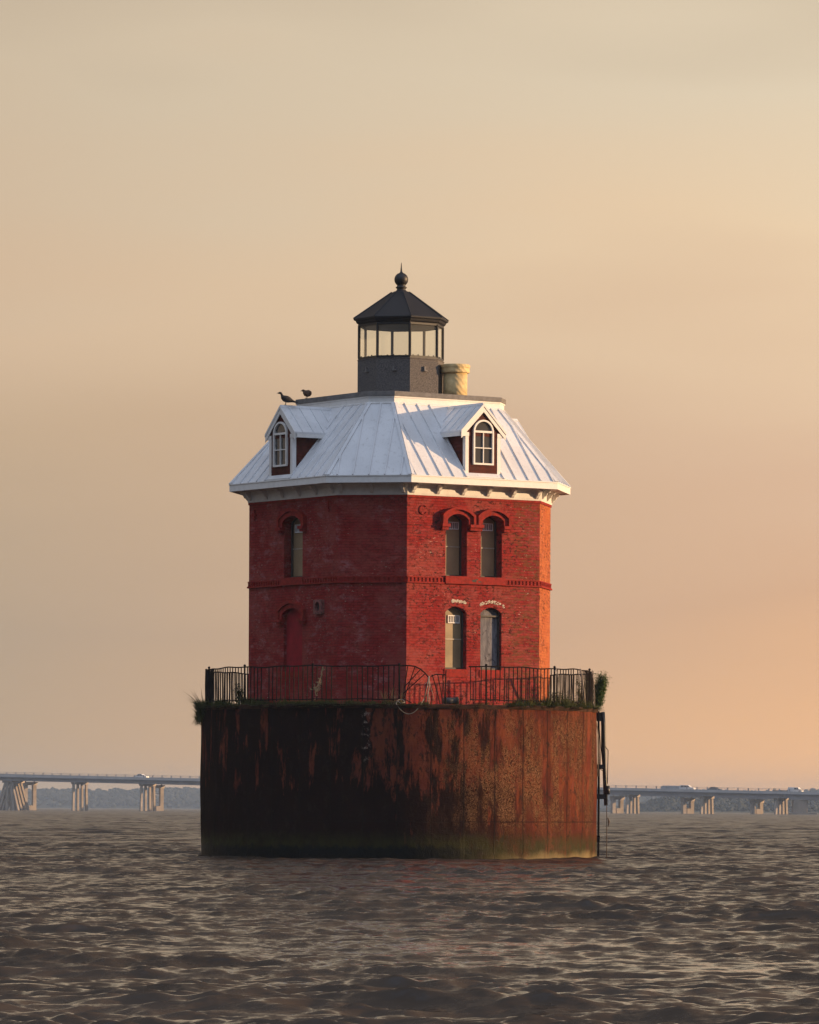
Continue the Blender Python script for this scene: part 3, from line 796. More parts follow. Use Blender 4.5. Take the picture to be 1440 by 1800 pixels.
# dormers
def dormer(td, label=None):
    OFF = -.13; F = fr(td, ES)
    hw = .545; zb = 10.06; zw = 11.205; za = zw + hw; zt = 11.895; ze = 11.18      # wall top, gable top (45 deg)
    back = -1.75
    s = MB()
    prof = [(-hw, zb), (hw, zb), (hw, zw), (0, za), (-hw, zw)]
    s.mesh([F(u, OFF, z) for u, z in prof] + [F(u, back, z) for u, z in prof],
           [(0, 1, 2, 3, 4), (9, 8, 7, 6, 5)] + [(i, (i + 1) % 5, 5 + (i + 1) % 5, 5 + i) for i in range(5)])
    for i in range(11):                                  # clapboards
        z0_ = zb + .03 + i * .1
        for sg in (-1, 1):
            s.hexa([F(sg * hw, OFF - .06, z0_), F(sg * hw, back, z0_), F(sg * (hw + .014), back, z0_), F(sg * (hw + .014), OFF - .06, z0_),
                    F(sg * hw, OFF - .06, z0_ + .095), F(sg * hw, back, z0_ + .095), F(sg * (hw + .002), back, z0_ + .095), F(sg * (hw + .002), OFF - .06, z0_ + .095)])
        if i not in range(3, 10): s.box(-hw + .08, hw - .08, OFF, OFF + .012, z0_, z0_ + .085, F)
    d = s.build('dormer', M['siding'], LH, label=label)
    r = MB(); ov = .17; th = .045; R0 = OFF + .03
    # two slabs
    for sg in (-1, 1):
        ue = sg * (hw + ov)
        r.hexa([F(0, R0, zt), F(ue, R0, ze), F(ue, back, ze), F(0, back, zt),
                F(0, R0, zt + th), F(ue, R0, ze + th), F(ue, back, ze + th), F(0, back, zt + th)])
        for j in range(5):
            o = R0 - .22 - j * .34
            r.hexa([F(sg * .03, o, zt + th - .03), F(ue * .995, o, ze + th + .005), F(ue * .995, o - .02, ze + th + .005), F(sg * .03, o - .02, zt + th - .03),
                    F(sg * .03, o, zt + th + .008), F(ue * .995, o, ze + th + .04), F(ue * .995, o - .02, ze + th + .04), F(sg * .03, o - .02, zt + th + .008)])
    r.hexa([F(-.05, R0 + .01, zt + th - .04), F(.05, R0 + .01, zt + th - .04), F(.05, back, zt + th - .04), F(-.05, back, zt + th - .04),
            F(-.012, R0 + .01, zt + th + .035), F(.012, R0 + .01, zt + th + .035), F(.012, back, zt + th + .035), F(-.012, back, zt + th + .035)])
    r.build('dormer_roof', M['roof'], d)
    # white trim: rakes, side fascias, corner boards, base flashing
    t = MB()
    for sg in (-1, 1):
        ue = sg * (hw + ov)
        t.hexa([F(0, R0 + .002, zt - .165), F(ue, R0 + .002, ze - .165), F(ue, R0 + .02, ze - .165), F(0, R0 + .02, zt - .165),
                F(0, R0 + .002, zt + th), F(ue, R0 + .002, ze + th), F(ue, R0 + .02, ze + th), F(0, R0 + .02, zt + th)])
        t.hexa([F(0, R0 + .021, zt - .02), F(ue * 1.01, R0 + .021, ze - .03), F(ue * 1.01, R0 + .035, ze - .03), F(0, R0 + .035, zt - .02),
                F(0, R0 + .021, zt + th + .01), F(ue * 1.01, R0 + .021, ze + th), F(ue * 1.01, R0 + .035, ze + th), F(0, R0 + .035, zt + th + .01)])
        # rake soffit to the wall, side fascia, eave return
        t.hexa([F(sg * (hw - .09), OFF - .03, ze - .10), F(ue, OFF - .03, ze - .11), F(ue, R0, ze - .11), F(sg * (hw - .09), R0, ze - .10),
                F(sg * (hw - .09), OFF - .03, ze - .001), F(ue, OFF - .03, ze - .001), F(ue, R0, ze - .001), F(sg * (hw - .09), R0, ze - .001)])
        lo_, hi_ = sorted((ue - sg * .03, ue)); t.box(lo_, hi_, back + .35, R0, ze - .10, ze - .001, F)
        lo_, hi_ = sorted((sg * hw + sg * .016, ue - sg * .031)); t.box(lo_, hi_, back + .35, OFF - .001, ze - .07, ze - .05, F)
        lo_, hi_ = sorted((sg * (hw - .085), sg * (hw + .018))); t.box(lo_, hi_, OFF - .10, OFF + .02, zb, zw - .10, F)
    t.box(-hw - .05, hw + .05, OFF - .02, OFF + .05, zb - .06, zb + .0, F)
    t.hexa([F(-hw - .1, OFF + .05, zb - .055), F(hw + .1, OFF + .05, zb - .055), F(hw + .12, .0, ZE + .02), F(-hw - .12, .0, ZE + .02),
            F(-hw - .1, OFF + .05, zb - .04), F(hw + .1, OFF + .05, zb - .04), F(hw + .12, .0, ZE + .035), F(-hw - .12, .0, ZE + .035)])
    t.build('dormer_trim', M['white2'], d)
    # arched window
    wv = MB(); wr = .325; z0_, zsp = 10.34, 11.20; f = .046
    P = [(-wr, z0_)] + [(wr * math.cos(math.pi - math.pi * i / 18), zsp + wr * math.sin(math.pi * i / 18)) for i in range(19)] + [(wr, z0_)]
    Q = [(-wr + f, z0_ + f)] + [((wr - f) * math.cos(math.pi - math.pi * i / 18), zsp + (wr - f) * math.sin(math.pi * i / 18)) for i in range(19)] + [(wr - f, z0_ + f)]
    n = len(P); o0, o1 = OFF, OFF + .06
    for i in range(n):
        a, b, p, q = P[i], P[(i + 1) % n], Q[i], Q[(i + 1) % n]
        wv.hexa([F(a[0], o0, a[1]), F(b[0], o0, b[1]), F(q[0], o0, q[1]), F(p[0], o0, p[1]), F(a[0], o1, a[1]), F(b[0], o1, b[1]), F(q[0], o1, q[1]), F(p[0], o1, p[1])])
    g = wr - f
    wv.box(-g, g, o0 + .006, o1 - .006, zsp - .02, zsp + .035, F); wv.box(-.012, .012, o0 + .006, o1 - .015, z0_ + f, zsp - .02, F)
    wv.box(-g, -.012, o0 + .006, o1 - .015, 10.77, 10.795, F); wv.box(.012, g, o0 + .006, o1 - .015, 10.77, 10.795, F)
    wv.build('dormer_window_frame', M['white2'], d)
    gl = MB(); gl.poly([F(u, OFF + .004, z) for u, z in Q]); gl.build('dormer_pane', M['dglass'], d, fixn=False)
    return d
dormer(0, 'dormer on the sunlit roof slope'); dormer(-90, 'dormer on the shaded roof slope'); dormer(90); dormer(180)

# lantern
LM = .871
def o8(S, z): return [(S / 2 / math.cos(math.pi / 8) * math.sin(TH + math.pi / 8 + k * math.pi / 4), -S / 2 / math.cos(math.pi / 8) * math.cos(TH + math.pi / 8 + k * math.pi / 4), z) for k in range(8)]
m = MB(); m.loft([o8(2.19, 12.30), o8(2.19, 13.315), o8(2.215, 13.32), o8(2.215, 13.338)]); lb = m.build('lantern_base', M['granite'], LH)
for td in (-45, 0, 45, -90):
    F = fr(td, 2.19); m = MB(); m.box(-.02, .03, -.01, .05, 13.03, 13.12, F); m.box(-.02, .08, -.01, .06, 12.99, 13.028, F); m.build('base_lug', M['coping'], lb)
m = MB(); m.loft([o8(2.17, 13.339), o8(2.17, 13.405), o8(2.06, 13.41), o8(1.9, 13.36)], cap=True)
for i, k in enumerate(range(8)):
    p = Vector(o8(2.12, 0)[k]); q = Vector(o8(2.12, 0)[(k + 1) % 8])
    m.tube([(p.x, p.y, 13.38), (p.x, p.y, 14.27)], .038, 8)
    e = (q - p).normalized()
    for j in range(5):     # little latch studs on the lower rail
        c = p.lerp(q, .12 + .19 * j); m.tube([(c.x, c.y, 13.385), (c.x, c.y, 13.41 + .012 * ((j * 7 + i) % 3))], .022, 6)
lr = m.build('lantern_frame', M['black'], LH)
for k in range(8):
    a, b = Vector(o8(2.10, 0)[k]), Vector(o8(2.10, 0)[(k + 1) % 8]); d_ = (b - a).normalized() * .03
    m = MB(); a2, b2 = a + d_, b - d_
    m.poly([(a2.x, a2.y, 13.39), (b2.x, b2.y, 13.39), (b2.x, b2.y, 14.25), (a2.x, a2.y, 14.25)])
    m.build('lantern_pane', M['glass'], lr)
m = MB(); m.loft([o8(2.0, 14.29), o8(2.0, 14.235), o8(2.17, 14.235), o8(2.17, 14.29), o8(2.26, 14.33), o8(2.30, 14.38), o8(2.40, 14.405), o8(2.417, 14.44), o8(2.40, 14.455), o8(.50, 15.17), o8(.42, 15.19)])
base8 = [o8(2.417, 14.455), o8(.48, 15.185)]
for k in range(8): m.tube([base8[0][k], base8[1][k]], .018, 5)
lrf = m.build('lantern_roof', M['lroof'], LH)
m = MB(); m.lathe([(.9, 14.225), (.96, 14.234)], n=24); m.build('lantern_ceiling', simple('grey_ceiling', (.28, .27, .24), .8, .1, 3), lrf)
m = MB(); pr = [(.21, 15.14), (.225, 15.17), (.215, 15.20), (.15, 15.22), (.115, 15.26), (.12, 15.29), (.150, 15.305), (.150, 15.325), (.115, 15.345), (.12, 15.365)]
pr += [(.187 * math.cos(a), 15.53 + .187 * math.sin(a)) for a in [R_(-55 + 11.6 * i) for i in range(12)]]
pr += [(.05, 15.715), (.03, 15.735), (.022, 15.80), (.024, 15.82), (.018, 15.84), (.012, 15.93), (.004, 15.99)]
m.lathe(pr, n=28); m.build('finial', M['lroof'], lrf, True)
# chimney
m = MB(); cx, cy = 1.46, -.28
n = 40
m.lathe([(.325, 12.30), (.322, 12.6), (.325, 12.995)], (cx, cy, 0), n); ch = m.build('chimney', M['wrap'], LH, True)
m = MB(); m.lathe([(.30, 12.985), (.375, 12.997), (.385, 13.02), (.385, 13.135), (.40, 13.14), (.40, 13.20), (.375, 13.225), (.28, 13.225), (.27, 13.05)], (cx, cy, 0), n)
m.build('chimney_cap', M['wrap'], ch, False)

# ------------------------------------------------------------------ railing
RA = empty('railing', (0, 0, ZC), 'rusty iron railing round the caisson deck, bent and broken at the front', 'railing')
RR_ = 5.20
def rp(deg, z, dr_=0.0): a = R_(deg); return ((RR_ + dr_) * math.sin(a), -(RR_ + dr_) * math.cos(a), z)
STEP = 360 / 14
def zt_(deg): return 5.00 + .012 * math.sin(deg * .21 + 1) + .010 * math.sin(deg * .53)
pm = MB()
for i in range(14):
    m = MB(); d = i * STEP; lean = random.uniform(-.15, .2)
    m.tube([rp(d, ZC - .03), rp(d + lean, 5.03)], .026, 6); p = rp(d + lean, 5.045)
    m.lathe([(.001, -.035), (.032, -.015), (.032, .015), (.001, .035)], p, 8)
    m.build('post', M['iron'], RA)
def panel(d0, d1, label=None, gap=None):
    m = MB(); n = 17
    top = [rp(d0 + (d1 - d0) * i / 12, zt_(d0 + (d1 - d0) * i / 12)) for i in range(13)]
    bot = [rp(d0 + (d1 - d0) * i / 12, 4.14 + .01 * math.sin(d0 + i)) for i in range(13)]
    m.tube(top, .017, 5); m.tube(bot, .014, 5)
    for i in range(1, n):
        if random.random() < .03: continue
        d = d0 + (d1 - d0) * i / n; j = random.uniform(-.18, .18)
        m.tube([rp(d + j, 4.12 - random.uniform(0, .03)), rp(d + j * .3, (4.12 + zt_(d)) / 2, random.uniform(-.012, .012)), rp(d, zt_(d))], .0140, 4)
    m.build('rail_panel', M['iron'], RA, label=label)
for i in range(14):
    if i == 0: continue
    panel(i * STEP, (i + 1) * STEP)
m = MB()
tp = [rp(0, 5.0), rp(2.5, 5.01), rp(4.4, 4.99), rp(6.0, 4.92), rp(7.3, 4.82), rp(8.4, 4.70)]
m.tube(tp, .018, 5)
for a, za_, b, zb_ in ((2.4, 4.99, 1.0, 4.15), (4.4, 4.97, 1.2, 4.12), (5.9, 4.90, 1.4, 4.45), (7.3, 4.80, 1.3, 4.30)):
    m.tube([rp(a, za_), rp((a + b) / 2, (za_ + zb_) / 2, .02), rp(b, zb_)], .012, 4)
m.tube([rp(8.3, 4.70), rp(7.6, 4.4, .05), rp(6.9, 4.02)], .013, 4); m.tube([rp(0, 4.14), rp(2.0, 4.12), rp(3.4, 4.05)], .013, 4)
m.build('rail_panel', M['iron'], RA, label='left stub of the broken front panel, rail drooping down')
m = MB(); m.tube([rp(8.9, 4.73), rp(10.5, 4.79), rp(13.3, 4.78)], .015, 5); m.tube([rp(13.4, 4.90), rp(13.3, 4.60), rp(13.4, 3.99)], .017, 5)
for a, b in ((9.4, 11.8), (11.0, 12.6), (12.4, 13.2)): m.tube([rp(a, 4.78), rp((a + b) / 2, 4.4, .02), rp(b, 4.0)], .013, 4)
m.build('rail_panel', M['iron'], RA, label='low leaning fragment of the broken front panel')
m = MB(); m.tube([rp(20.2, 5.0), rp(23, 5.0), rp(STEP, zt_(STEP))], .017, 5); m.tube([rp(20.6, 4.14), rp(STEP, 4.14)], .014, 5)
for d in (20.8, 22.4, 24.1): m.tube([rp(d, 4.12), rp(d, 5.0)], .012, 4)
m.build('rail_panel', M['iron'], RA, label='short upright stub right of the broken gap')

# loose things on the deck edge
m = MB()
def cat_curve(p0, p1, sag, n=14, sw=(0, 0, 0)):
    p0, p1 = Vector(p0), Vector(p1)
    return [p0.lerp(p1, i / n) + Vector((sw[0], sw[1], sw[2] - sag)) * (4 * (i / n) * (1 - i / n)) for i in range(n + 1)]
m.tube(cat_curve(rp(-.9, 4.03, .14), rp(6.9, 4.15, .14), .33, 16), .011, 6)
m.tube([rp(6.9, 4.15, .14), rp(7.9, 4.5, .1), rp(8.35, 4.72, .03)], .011, 6)
m.tube([rp(-.9, 4.03, .14), rp(-.2, 4.12, .05), rp(1.0, 4.13, 0), rp(1.6, 4.06, .08), rp(.4, 4.03, .1), rp(-.6, 4.1, .02)], .011, 6)
o = m.build('rope', M['rope'], None, True, loc=rp(-.9, 4.0)); setp(o, 'pale rope looped over the rusty rim below the broken railing', 'rope')
m = MB()
m.tube([rp(8.4, 4.74, .03), rp(8.5, 4.5, .06), rp(8.0, 4.25, .06), rp(8.1, 4.0, .04)], .016, 6)
m.tube([rp(8.4, 4.70, .03), rp(8.9, 4.45, .05), rp(9.4, 4.3, .06), rp(9.9, 4.1, .05)], .007, 5)
m.tube([rp(8.3, 4.6, .03), rp(7.4, 4.55, .05), rp(6.7, 4.42, .06)], .006, 5)
m.tube([rp(8.1, 4.35, .03), rp(8.6, 4.15, .05), rp(8.4, 3.99, .06)], .009, 5)
o = m.build('rope', M['rope'], None, True, loc=rp(8.3, 4.0)); setp(o, 'frayed rope tied to the drooping end of the broken rail', 'rope')
DU = empty('metal_duct', rp(16, ZC - .0, -.3), 'short grey metal duct lying on the deck below the boarded window', 'duct')
m = MB(); m.tube([rp(13.6, 4.115, -.3), rp(17.6, 4.115, -.3)], .085, 12); m.build('duct_body', M['duct'], DU, True)
m = MB(); m.tube([rp(17.65, 4.115, -.29), rp(18.1, 4.115, -.29)], [.11, .10], 14); m.build('flange', M['darkrope'], DU, True)
# ropes tied on the right-hand posts
for i, (d0, d1, dz, lab) in enumerate(((51.6, 53.5, .9, 'short pale rope knotted to the post beside the sunlit wall corner'),
                                   (66, 69.5, .95, 'thick pale rope hanging from the second to last right railing post'),
                                   (79, 84, 1.0, 'pale rope trailing off the rightmost railing posts over the rim'))):
    m = MB(); m.tube([rp(d0, 5.03, .04), rp(d0 + .6, 4.85, .06), rp((d0 + d1) / 2, 5 - dz / 2, .07), rp(d1, 5.0 - dz, .06)] + ([rp(d1 + .3, 3.2, .17), rp(d1 + .2, 2.2, .15)] if i == 2 else []), .014 if i != 1 else .024, 6)
    m.tube([rp(d0 - .6, 4.93, .03), rp(d0, 4.99, .05), rp(d0 + .7, 4.9, .04), rp(d0, 4.84, .05)], .012, 5)
    o = m.build('rope', M['rope'], None, True, loc=rp(d0, 4.0)); setp(o, lab, 'rope')

# steel ladder and hanging line on the right side
LD = empty('ladder', (5.45, -.2, 1.4), 'black steel ladder standing off the right side of the rusty caisson', 'ladder')
for yy in (-.42, .02):
    m = MB(); m.tube([(5.46, yy, 3.93), (5.485, yy, 3.55), (5.49, yy, 2.95), (5.515, yy, 2.45), (5.54, yy, 1.95), (5.56, yy, 1.42)], [.05, .055, .06, .045, .05, .04], 8)
    m.build('stile', M['black'], LD, True)
for i in range(8):
    z = 1.55 + i * .31; x = np.interp(z, [1.42, 1.95, 2.45, 2.95, 3.55, 3.93], [5.56, 5.545, 5.515, 5.475, 5.50, 5.47])
    m = MB(); m.tube([(x, -.42, z), (x, .02, z)], .017, 6); m.build('rung', M['black'], LD)
for z, x1, h in ((3.80, 5.50, .11), (2.46, 5.50, .06), (1.66, 5.55, .065)):
    m = MB(); m.box(5.29, x1, -.46, -.36, z - h, z + h); m.box(5.29, x1, -.04, .06, z - h, z + h); m.build('standoff', M['black'], LD)
m = MB(); m.tube([(5.60, -.45, 1.95), (5.60, -.45, 1.72)], [.05, .06], 8); m.build('clamp', M['black'], LD, True)
m = MB(); m.tube([(5.57, -.48, 1.45), (5.575, -.48, .6), (5.57, -.48, -.05)], .012, 6); m.tube([(5.60, -.48, 1.1), (5.63, -.47, 1.0), (5.62, -.48, .86)], [.012, .03, .01], 6)
o = m.build('rope', M['darkrope'], None, True, loc=(5.57, -.48, 0)); setp(o, 'thin brown line hanging from the ladder foot into the water', 'rope')
m = MB(); m.tube([(5.33, -.6, 3.9), (5.40, -.6, 2.9), (5.385, -.6, 2.4)], .010, 5); m.tube([(5.385, -.6, 2.4), (5.45, -.6, 2.35), (5.50, -.5, 2.42)], .009, 5)
m.tube([(5.52, -.5, 3.0), (5.60, -.5, 2.9), (5.585, -.5, 2.0)], .012, 5)
o = m.build('cable', M['iron'], None, True, loc=(5.4, -.6, 2.4)); setp(o, 'thin slack cable strung between caisson rim and black ladder', 'cable')

# ------------------------------------------------------------------ plants on the deck
def blades(m, base, n, h, spread, lean=(0, 0, 0), wdt=.010, droop=.3):
    for _ in range(n):
        a = random.uniform(0, 2 * math.pi); q = spread * math.sqrt(random.random())
        p = Vector(base) + Vector((q * math.cos(a), q * math.sin(a), 0)); L = h * random.uniform(.45, 1.1)
        d = Vector((random.gauss(0, .35), random.gauss(0, .35), 1)) + Vector(lean); d.normalize()
        s_ = Vector((-d.y, d.x, 0)); s_ = s_.normalized() if s_.length > .05 else Vector((1, 0, 0))
        s_ = (s_ + Vector((random.uniform(-.6, .6), random.uniform(-.6, .6), 0))).normalized() * wdt * random.uniform(.7, 1.3)
        p1 = p + d * L * .5; dd = d + Vector((d.x, d.y, 0)) * droop - Vector((0, 0, droop * .6)); p2 = p1 + dd.normalized() * L * .5
        m.poly([p - s_, p + s_, p1 + s_ * .8, p1 - s_ * .8]); m.poly([p1 - s_ * .8, p1 + s_ * .8, p2])
m = MB()
for _ in range(520):
    d = random.uniform(-180, 180)
    dens = .35 + .65 * (math.sin(d * .19 + 1) * .5 + .5) * (math.sin(d * .071 + 2) * .5 + .5)
    if 34 < d < 80: dens = 1.2
    if -52 < d < -12: dens = 1.0
    if 3 < d < 33: dens = .22
    if random.random() > dens: continue
    h = .10 + .08 * dens * random.random()
    if 38 < d < 75: h *= 1.4
    if -80 < d < -45: h *= 1.5
    blades(m, rp(d, ZC - .02, random.uniform(-.25, .09)), 34, h * 1.25, .13, wdt=.009)
for _ in range(260):     # roots and blades hanging over the rim
    d = random.uniform(-88, 88)
    if 4 < d < 32 and random.random() < .8: continue
    blades(m, rp(d, ZC + random.uniform(-.06, .03), .17), 14, .16, .10, (math.sin(R_(d)) * .8, -math.cos(R_(d)) * .8, -.9), .009, .5)
o = m.build('grass', M['grass'], None, fixn=False); setp(o, 'low green grass and weeds growing along the caisson rim', 'grass', kind='stuff')
m = MB()
for _ in range(44): blades(m, rp(random.uniform(-97, -74), ZC - .12 + random.uniform(-.25, .16), .14 + random.uniform(-.1, .06)), 26, .26, .10, (-.5, 0, -.1), .011)
for _ in range(46): blades(m, rp(random.uniform(-97, -80), ZC + .0, .16), 1, .66, .06, (random.uniform(-1.5, -.5), -.1, random.uniform(-.3, .4)), .012, .25)
for _ in range(24): blades(m, rp(random.uniform(-95, -78), ZC - .2, .15), 10, .34, .06, (-.3, 0, -1.9), .010, .2)
o = m.build('grass_tuft', M['grass'], None, loc=rp(-85, 4.0), fixn=False); setp(o, 'big shaggy grass tuft spilling over the left rim of the caisson', 'plant')
def leafy(name, base, h, n, wid, mat, label, cat='plant', leaf=.05, lean=0.0, stems=6):
    root = empty(name, base, label, cat)
    b = Vector(base); m = MB(); tips = []
    for i in range(stems):
        a = random.uniform(0, 2 * math.pi); q = wid * random.uniform(.2, .9)
        tip = b + Vector((q * math.cos(a) + lean, q * math.sin(a), h * random.uniform(.6, 1)))
        midp = b.lerp(tip, .5) + Vector((random.uniform(-.03, .03), 0, .03)); m.tube([b, midp, tip], [.012, .008, .003], 5); tips.append((b, midp, tip))
    m.build('stem', M['dry'], root)
    m = MB()
    for _ in range(n):
        s_ = random.choice(tips); t = random.uniform(.15, 1); p = s_[0].lerp(s_[1], t * 2) if t < .5 else s_[1].lerp(s_[2], t * 2 - 1)
        p = p + Vector((random.gauss(0, wid * .28), random.gauss(0, wid * .28), random.gauss(0, h * .06)))
        d = Vector((random.gauss(0, 1), random.gauss(0, 1), random.gauss(.3, .7))).normalized(); e = d.orthogonal().normalized()
        L = leaf * random.uniform(.5, 1.3)
        m.poly([p, p + d * L * .5 + e * L * .22, p + d * L, p + d * L * .5 - e * L * .22])
    m.build('foliage', mat, root, fixn=False)
    return root
leafy('shrub', (5.34, .1, 4.0), .95, 5200, .17, M['shrub'], 'bushy green shrub growing outside the rightmost railing posts', 'shrub', .055, .09, 24)
leafy('weed', rp(-64, 4.0, -.5), .62, 420, .16, M['grass'], 'dark leafy weed behind the left end of the railing', 'weed', .06, 0, 7)
leafy('weed', rp(57, 4.0, -.15), .42, 500, .3, M['grass'], 'low leafy weed inside the railing right of the wall corner', 'weed', .06, 0, 9)
leafy('weed', rp(71, 4.0, -.1), .75, 420, .16, M['grass'], 'tall weed climbing the railing near its right end', 'weed', .05, 0, 7)
m = MB()
for dd_ in range(16): blades(m, rp(random.uniform(-5, 2), 4.0, -.1), 4, .62, .06, (random.uniform(-.4, .4), 0, 0), .006, .4)
o = m.build('dry_grass', M['dry'], None, loc=rp(-2, 4.0), fixn=False); setp(o, 'thin clump of dry stalks at the foot of the middle railing post', 'plant')
m = MB()
m.tube([rp(-22.4, 4.98, .02), rp(-22.6, 4.75, .05), rp(-23.4, 4.55, .05), rp(-24.6, 4.38, .04), rp(-24.3, 4.25, .05)], .012, 5)
for _ in range(70):
    t = random.random(); p = Vector(rp(-22.4 - 1.6 * t + random.gauss(0, .25), 4.96 - .68 * t, .05)) if random.random() < .4 else Vector(rp(-24.0 + random.gauss(0, .5), 4.42 + random.gauss(0, .09), .05))
    d = Vector((random.gauss(0, 1), random.gauss(0, .4), random.gauss(0, 1))).normalized(); e = Vector((d.z, 0, -d.x)); L = random.uniform(.03, .08)
    m.poly([p, p + d * L * .5 + e * L * .3, p + d * L, p + d * L * .5 - e * L * .3])
o = m.build('dried_vine', simple('dead_leaf', (.34, .23, .12), .8, .3, 20), None, loc=rp(-23, 4.2), fixn=False); setp(o, 'withered tan vine hanging on the railing before the shaded wall', 'plant')

# ------------------------------------------------------------------ birds
def bird(base, rz, hunched, mat, label):
    root = empty('bird', base, label, 'bird', 'birds perched on the lighthouse roof'); B = Vector(base)
    c, s_ = math.cos(rz), math.sin(rz)
    T = lambda x, y, z: (B.x + x * c - y * s_, B.y + x * s_ + y * c, B.z + z)
    m = MB()
    if not hunched:
        sp = [(-.235, .31, .004), (-.215, .315, .020), (-.185, .322, .033), (-.155, .318, .034), (-.135, .29, .031), (-.12, .25, .038), (-.10, .215, .060), (-.055, .18, .083), (.01, .158, .088), (.08, .140, .072), (.14, .118, .048), (.19, .100, .030), (.25, .085, .024), (.30, .078, .018)]
    else:
        sp = [(-.13, .20, .006), (-.115, .205, .026), (-.09, .212, .036), (-.06, .20, .038), (-.045, .18, .055), (-.01, .15, .082), (.05, .14, .092), (.10, .145, .080), (.135, .15, .055), (.155, .145, .02)]
    m.tube([T(a, 0, b) for a, b, r in sp], [r * (1.22 if r > .05 else 1.1) for a, b, r in sp], 14, .85)
    m.build('body', mat, root, True)
    for sg in (-1, 1):
        l = MB(); x0 = -.02 if not hunched else .02
        l.tube([T(x0 + .01, sg * .035, .12), T(x0, sg * .037, .07)], [.020, .010], 6); l.tube([T(x0, sg * .037, .07), T(x0 - .005, sg * .037, .006)], .007, 5)
        for q in (-.035, -.015, .02): l.tube([T(x0 - .005, sg * .037, .008), T(x0 + q - .01, sg * .037 + q * .5, .003)], .005, 4)
        l.build('leg', M['birdleg'], root)
        wv = MB()
        if not hunched: wp = [(-.09, .20, .012), (-.03, .185, .045), (.05, .165, .050), (.13, .135, .032), (.22, .10, .012), (.27, .088, .004)]
        else: wp = [(-.04, .17, .012), (.03, .16, .05), (.10, .15, .045), (.15, .12, .01)]
        wv.tube([T(a, sg * (.055 if a < .1 else .035), b) for a, b, r in wp], [r for a, b, r in wp], 8, .5); wv.build('wing', mat, root, True)
    k = MB()
    h = (-.215, .322) if not hunched else (-.118, .205)
    k.tube([T(h[0], 0, h[1]), T(h[0] - .028, 0, h[1] - .004), T(h[0] - .045, 0, h[1] - .022)], [.013, .010, .002], 6); k.build('beak', M['birdleg'], root, True)
bird((-3.02, -2.07, 11.972), R_(8), False, M['bird'], 'dark bird with hooked beak and stretched tail on the left dormer ridge')
bird((-2.54, -.22, 12.303), R_(25), True, M['birdbrown'], 'smaller hunched brown bird on the grey roof coping')

# ------------------------------------------------------------------ bridges
YB = 1467.0; SKEW = -0.45          # the crossing runs obliquely, its right end nearer
def zrail(x): return 10.30 - .01915 * x
def yb(x): return YB + SKEW * x
def deckpoly(m, y0, y1, zo0, zo1, x0=-560, x1=480, f=zrail):
    m.hexa([(x0, y0 + SKEW * x0, f(x0) + zo0), (x1, y0 + SKEW * x1, f(x1) + zo0), (x1, y1 + SKEW * x1, f(x1) + zo0), (x0, y1 + SKEW * x0, f(x0) + zo0),
            (x0, y0 + SKEW * x0, f(x0) + zo1), (x1, y0 + SKEW * x1, f(x1) + zo1), (x1, y1 + SKEW * x1, f(x1) + zo1), (x0, y1 + SKEW * x0, f(x0) + zo1)])
B1 = empty('bridge', (0, YB, 0), 'long low highway bridge crossing behind the lighthouse, the nearer one with slanted pier columns', 'bridge')
m = MB(); deckpoly(m, YB - 4.98, YB + 4.98, -1.90, -1.64); m.build('edge_beam', M['gdark'], B1)
m = MB(); deckpoly(m, YB - 4.6, YB + 4.6, -1.63, -1.38); m.build('road_deck', M['asphalt'], B1)
m = MB(); deckpoly(m, YB - 4.9, YB - 4.6, -1.62, -.78); deckpoly(m, YB + 4.6, YB + 4.9, -1.62, -.78)
m.build('parapet', M['parapet'], B1)
m = MB()
for yy in (-4.3, -1.5, 1.5, 4.1): deckpoly(m, YB + yy, YB + yy + .25, -2.75, -1.91); deckpoly(m, YB + yy - .15, YB + yy + .4, -2.85, -2.75)
m.build('girder', M['girder'], B1)
m = MB()
for i in range(-175, 150):
    x = i * 3.12; m.box(x - .16, x + .16, yb(x) - 4.85, yb(x) - 4.65, zrail(x) - .78, zrail(x) + .02)
deckpoly(m, YB - 4.8, YB - 4.7, -.10, -.02); deckpoly(m, YB - 4.8, YB - 4.7, -.45, -.38)
m.build('guard_rail', M['girder'], B1)
def col(m, bx, by, tx, ty, w0, w1, z0, z1, ang=R_(38)):
    P = []
    for cx_, cy_, w, z in ((bx, by, w0, z0), (tx, ty, w1, z1)):
        for a in (225, 315, 45, 135):
            q = R_(a) + ang; P.append((cx_ + w * 1.4142 * math.cos(q), cy_ + w * 1.4142 * math.sin(q), z))
    m.hexa(P)
def bent(parent, x, big=False):
    top = zrail(x) - 2.86
    m = MB(); sk = .48
    ys = [-4.0, -1.33, 1.33, 4.0]
    for y in ys: col(m, x + y * sk * 1.05, yb(x) + y, x + y * sk * .95, yb(x) + y, .40, .34, -2, top - .6)
    if big:
        for y in ys:
            for dx in (-4.6, 1.8, 3.8): col(m, x + y * .35 + dx, yb(x) + y, x + y * .3 + dx * .25, yb(x) + y, .38, .34, -2, top - .6)
    wc = .55 if not big else 1.5
    e = Vector((sk, 1, 0)).normalized(); q = Vector((e.y, -e.x, 0)); c0 = Vector((x, yb(x), 0)); P = []
    for z, L_ in ((top - .75, 4.7), (top, 5.2)):
        for a, b in ((-1, -1), (-1, 1), (1, 1), (1, -1)):
            p = c0 + e * a * L_ + q * b * wc; P.append((p.x, p.y, z))
    m.hexa(P)
    m.build('pier', M['concrete'], parent)
for i, x in enumerate([-250.5, -225.4, -200.7, -176.9, -152.8, -129.1, -106.2, -83.1, -59.8, -36.9, -14.1, 8.4, 30.5, 52.4, 74.0, 96.9, 119.5, 141.9, 164.1, 185.8, 207.2]): bent(B1, x, abs(x + 129.1) < .1)
YC = 1505.0
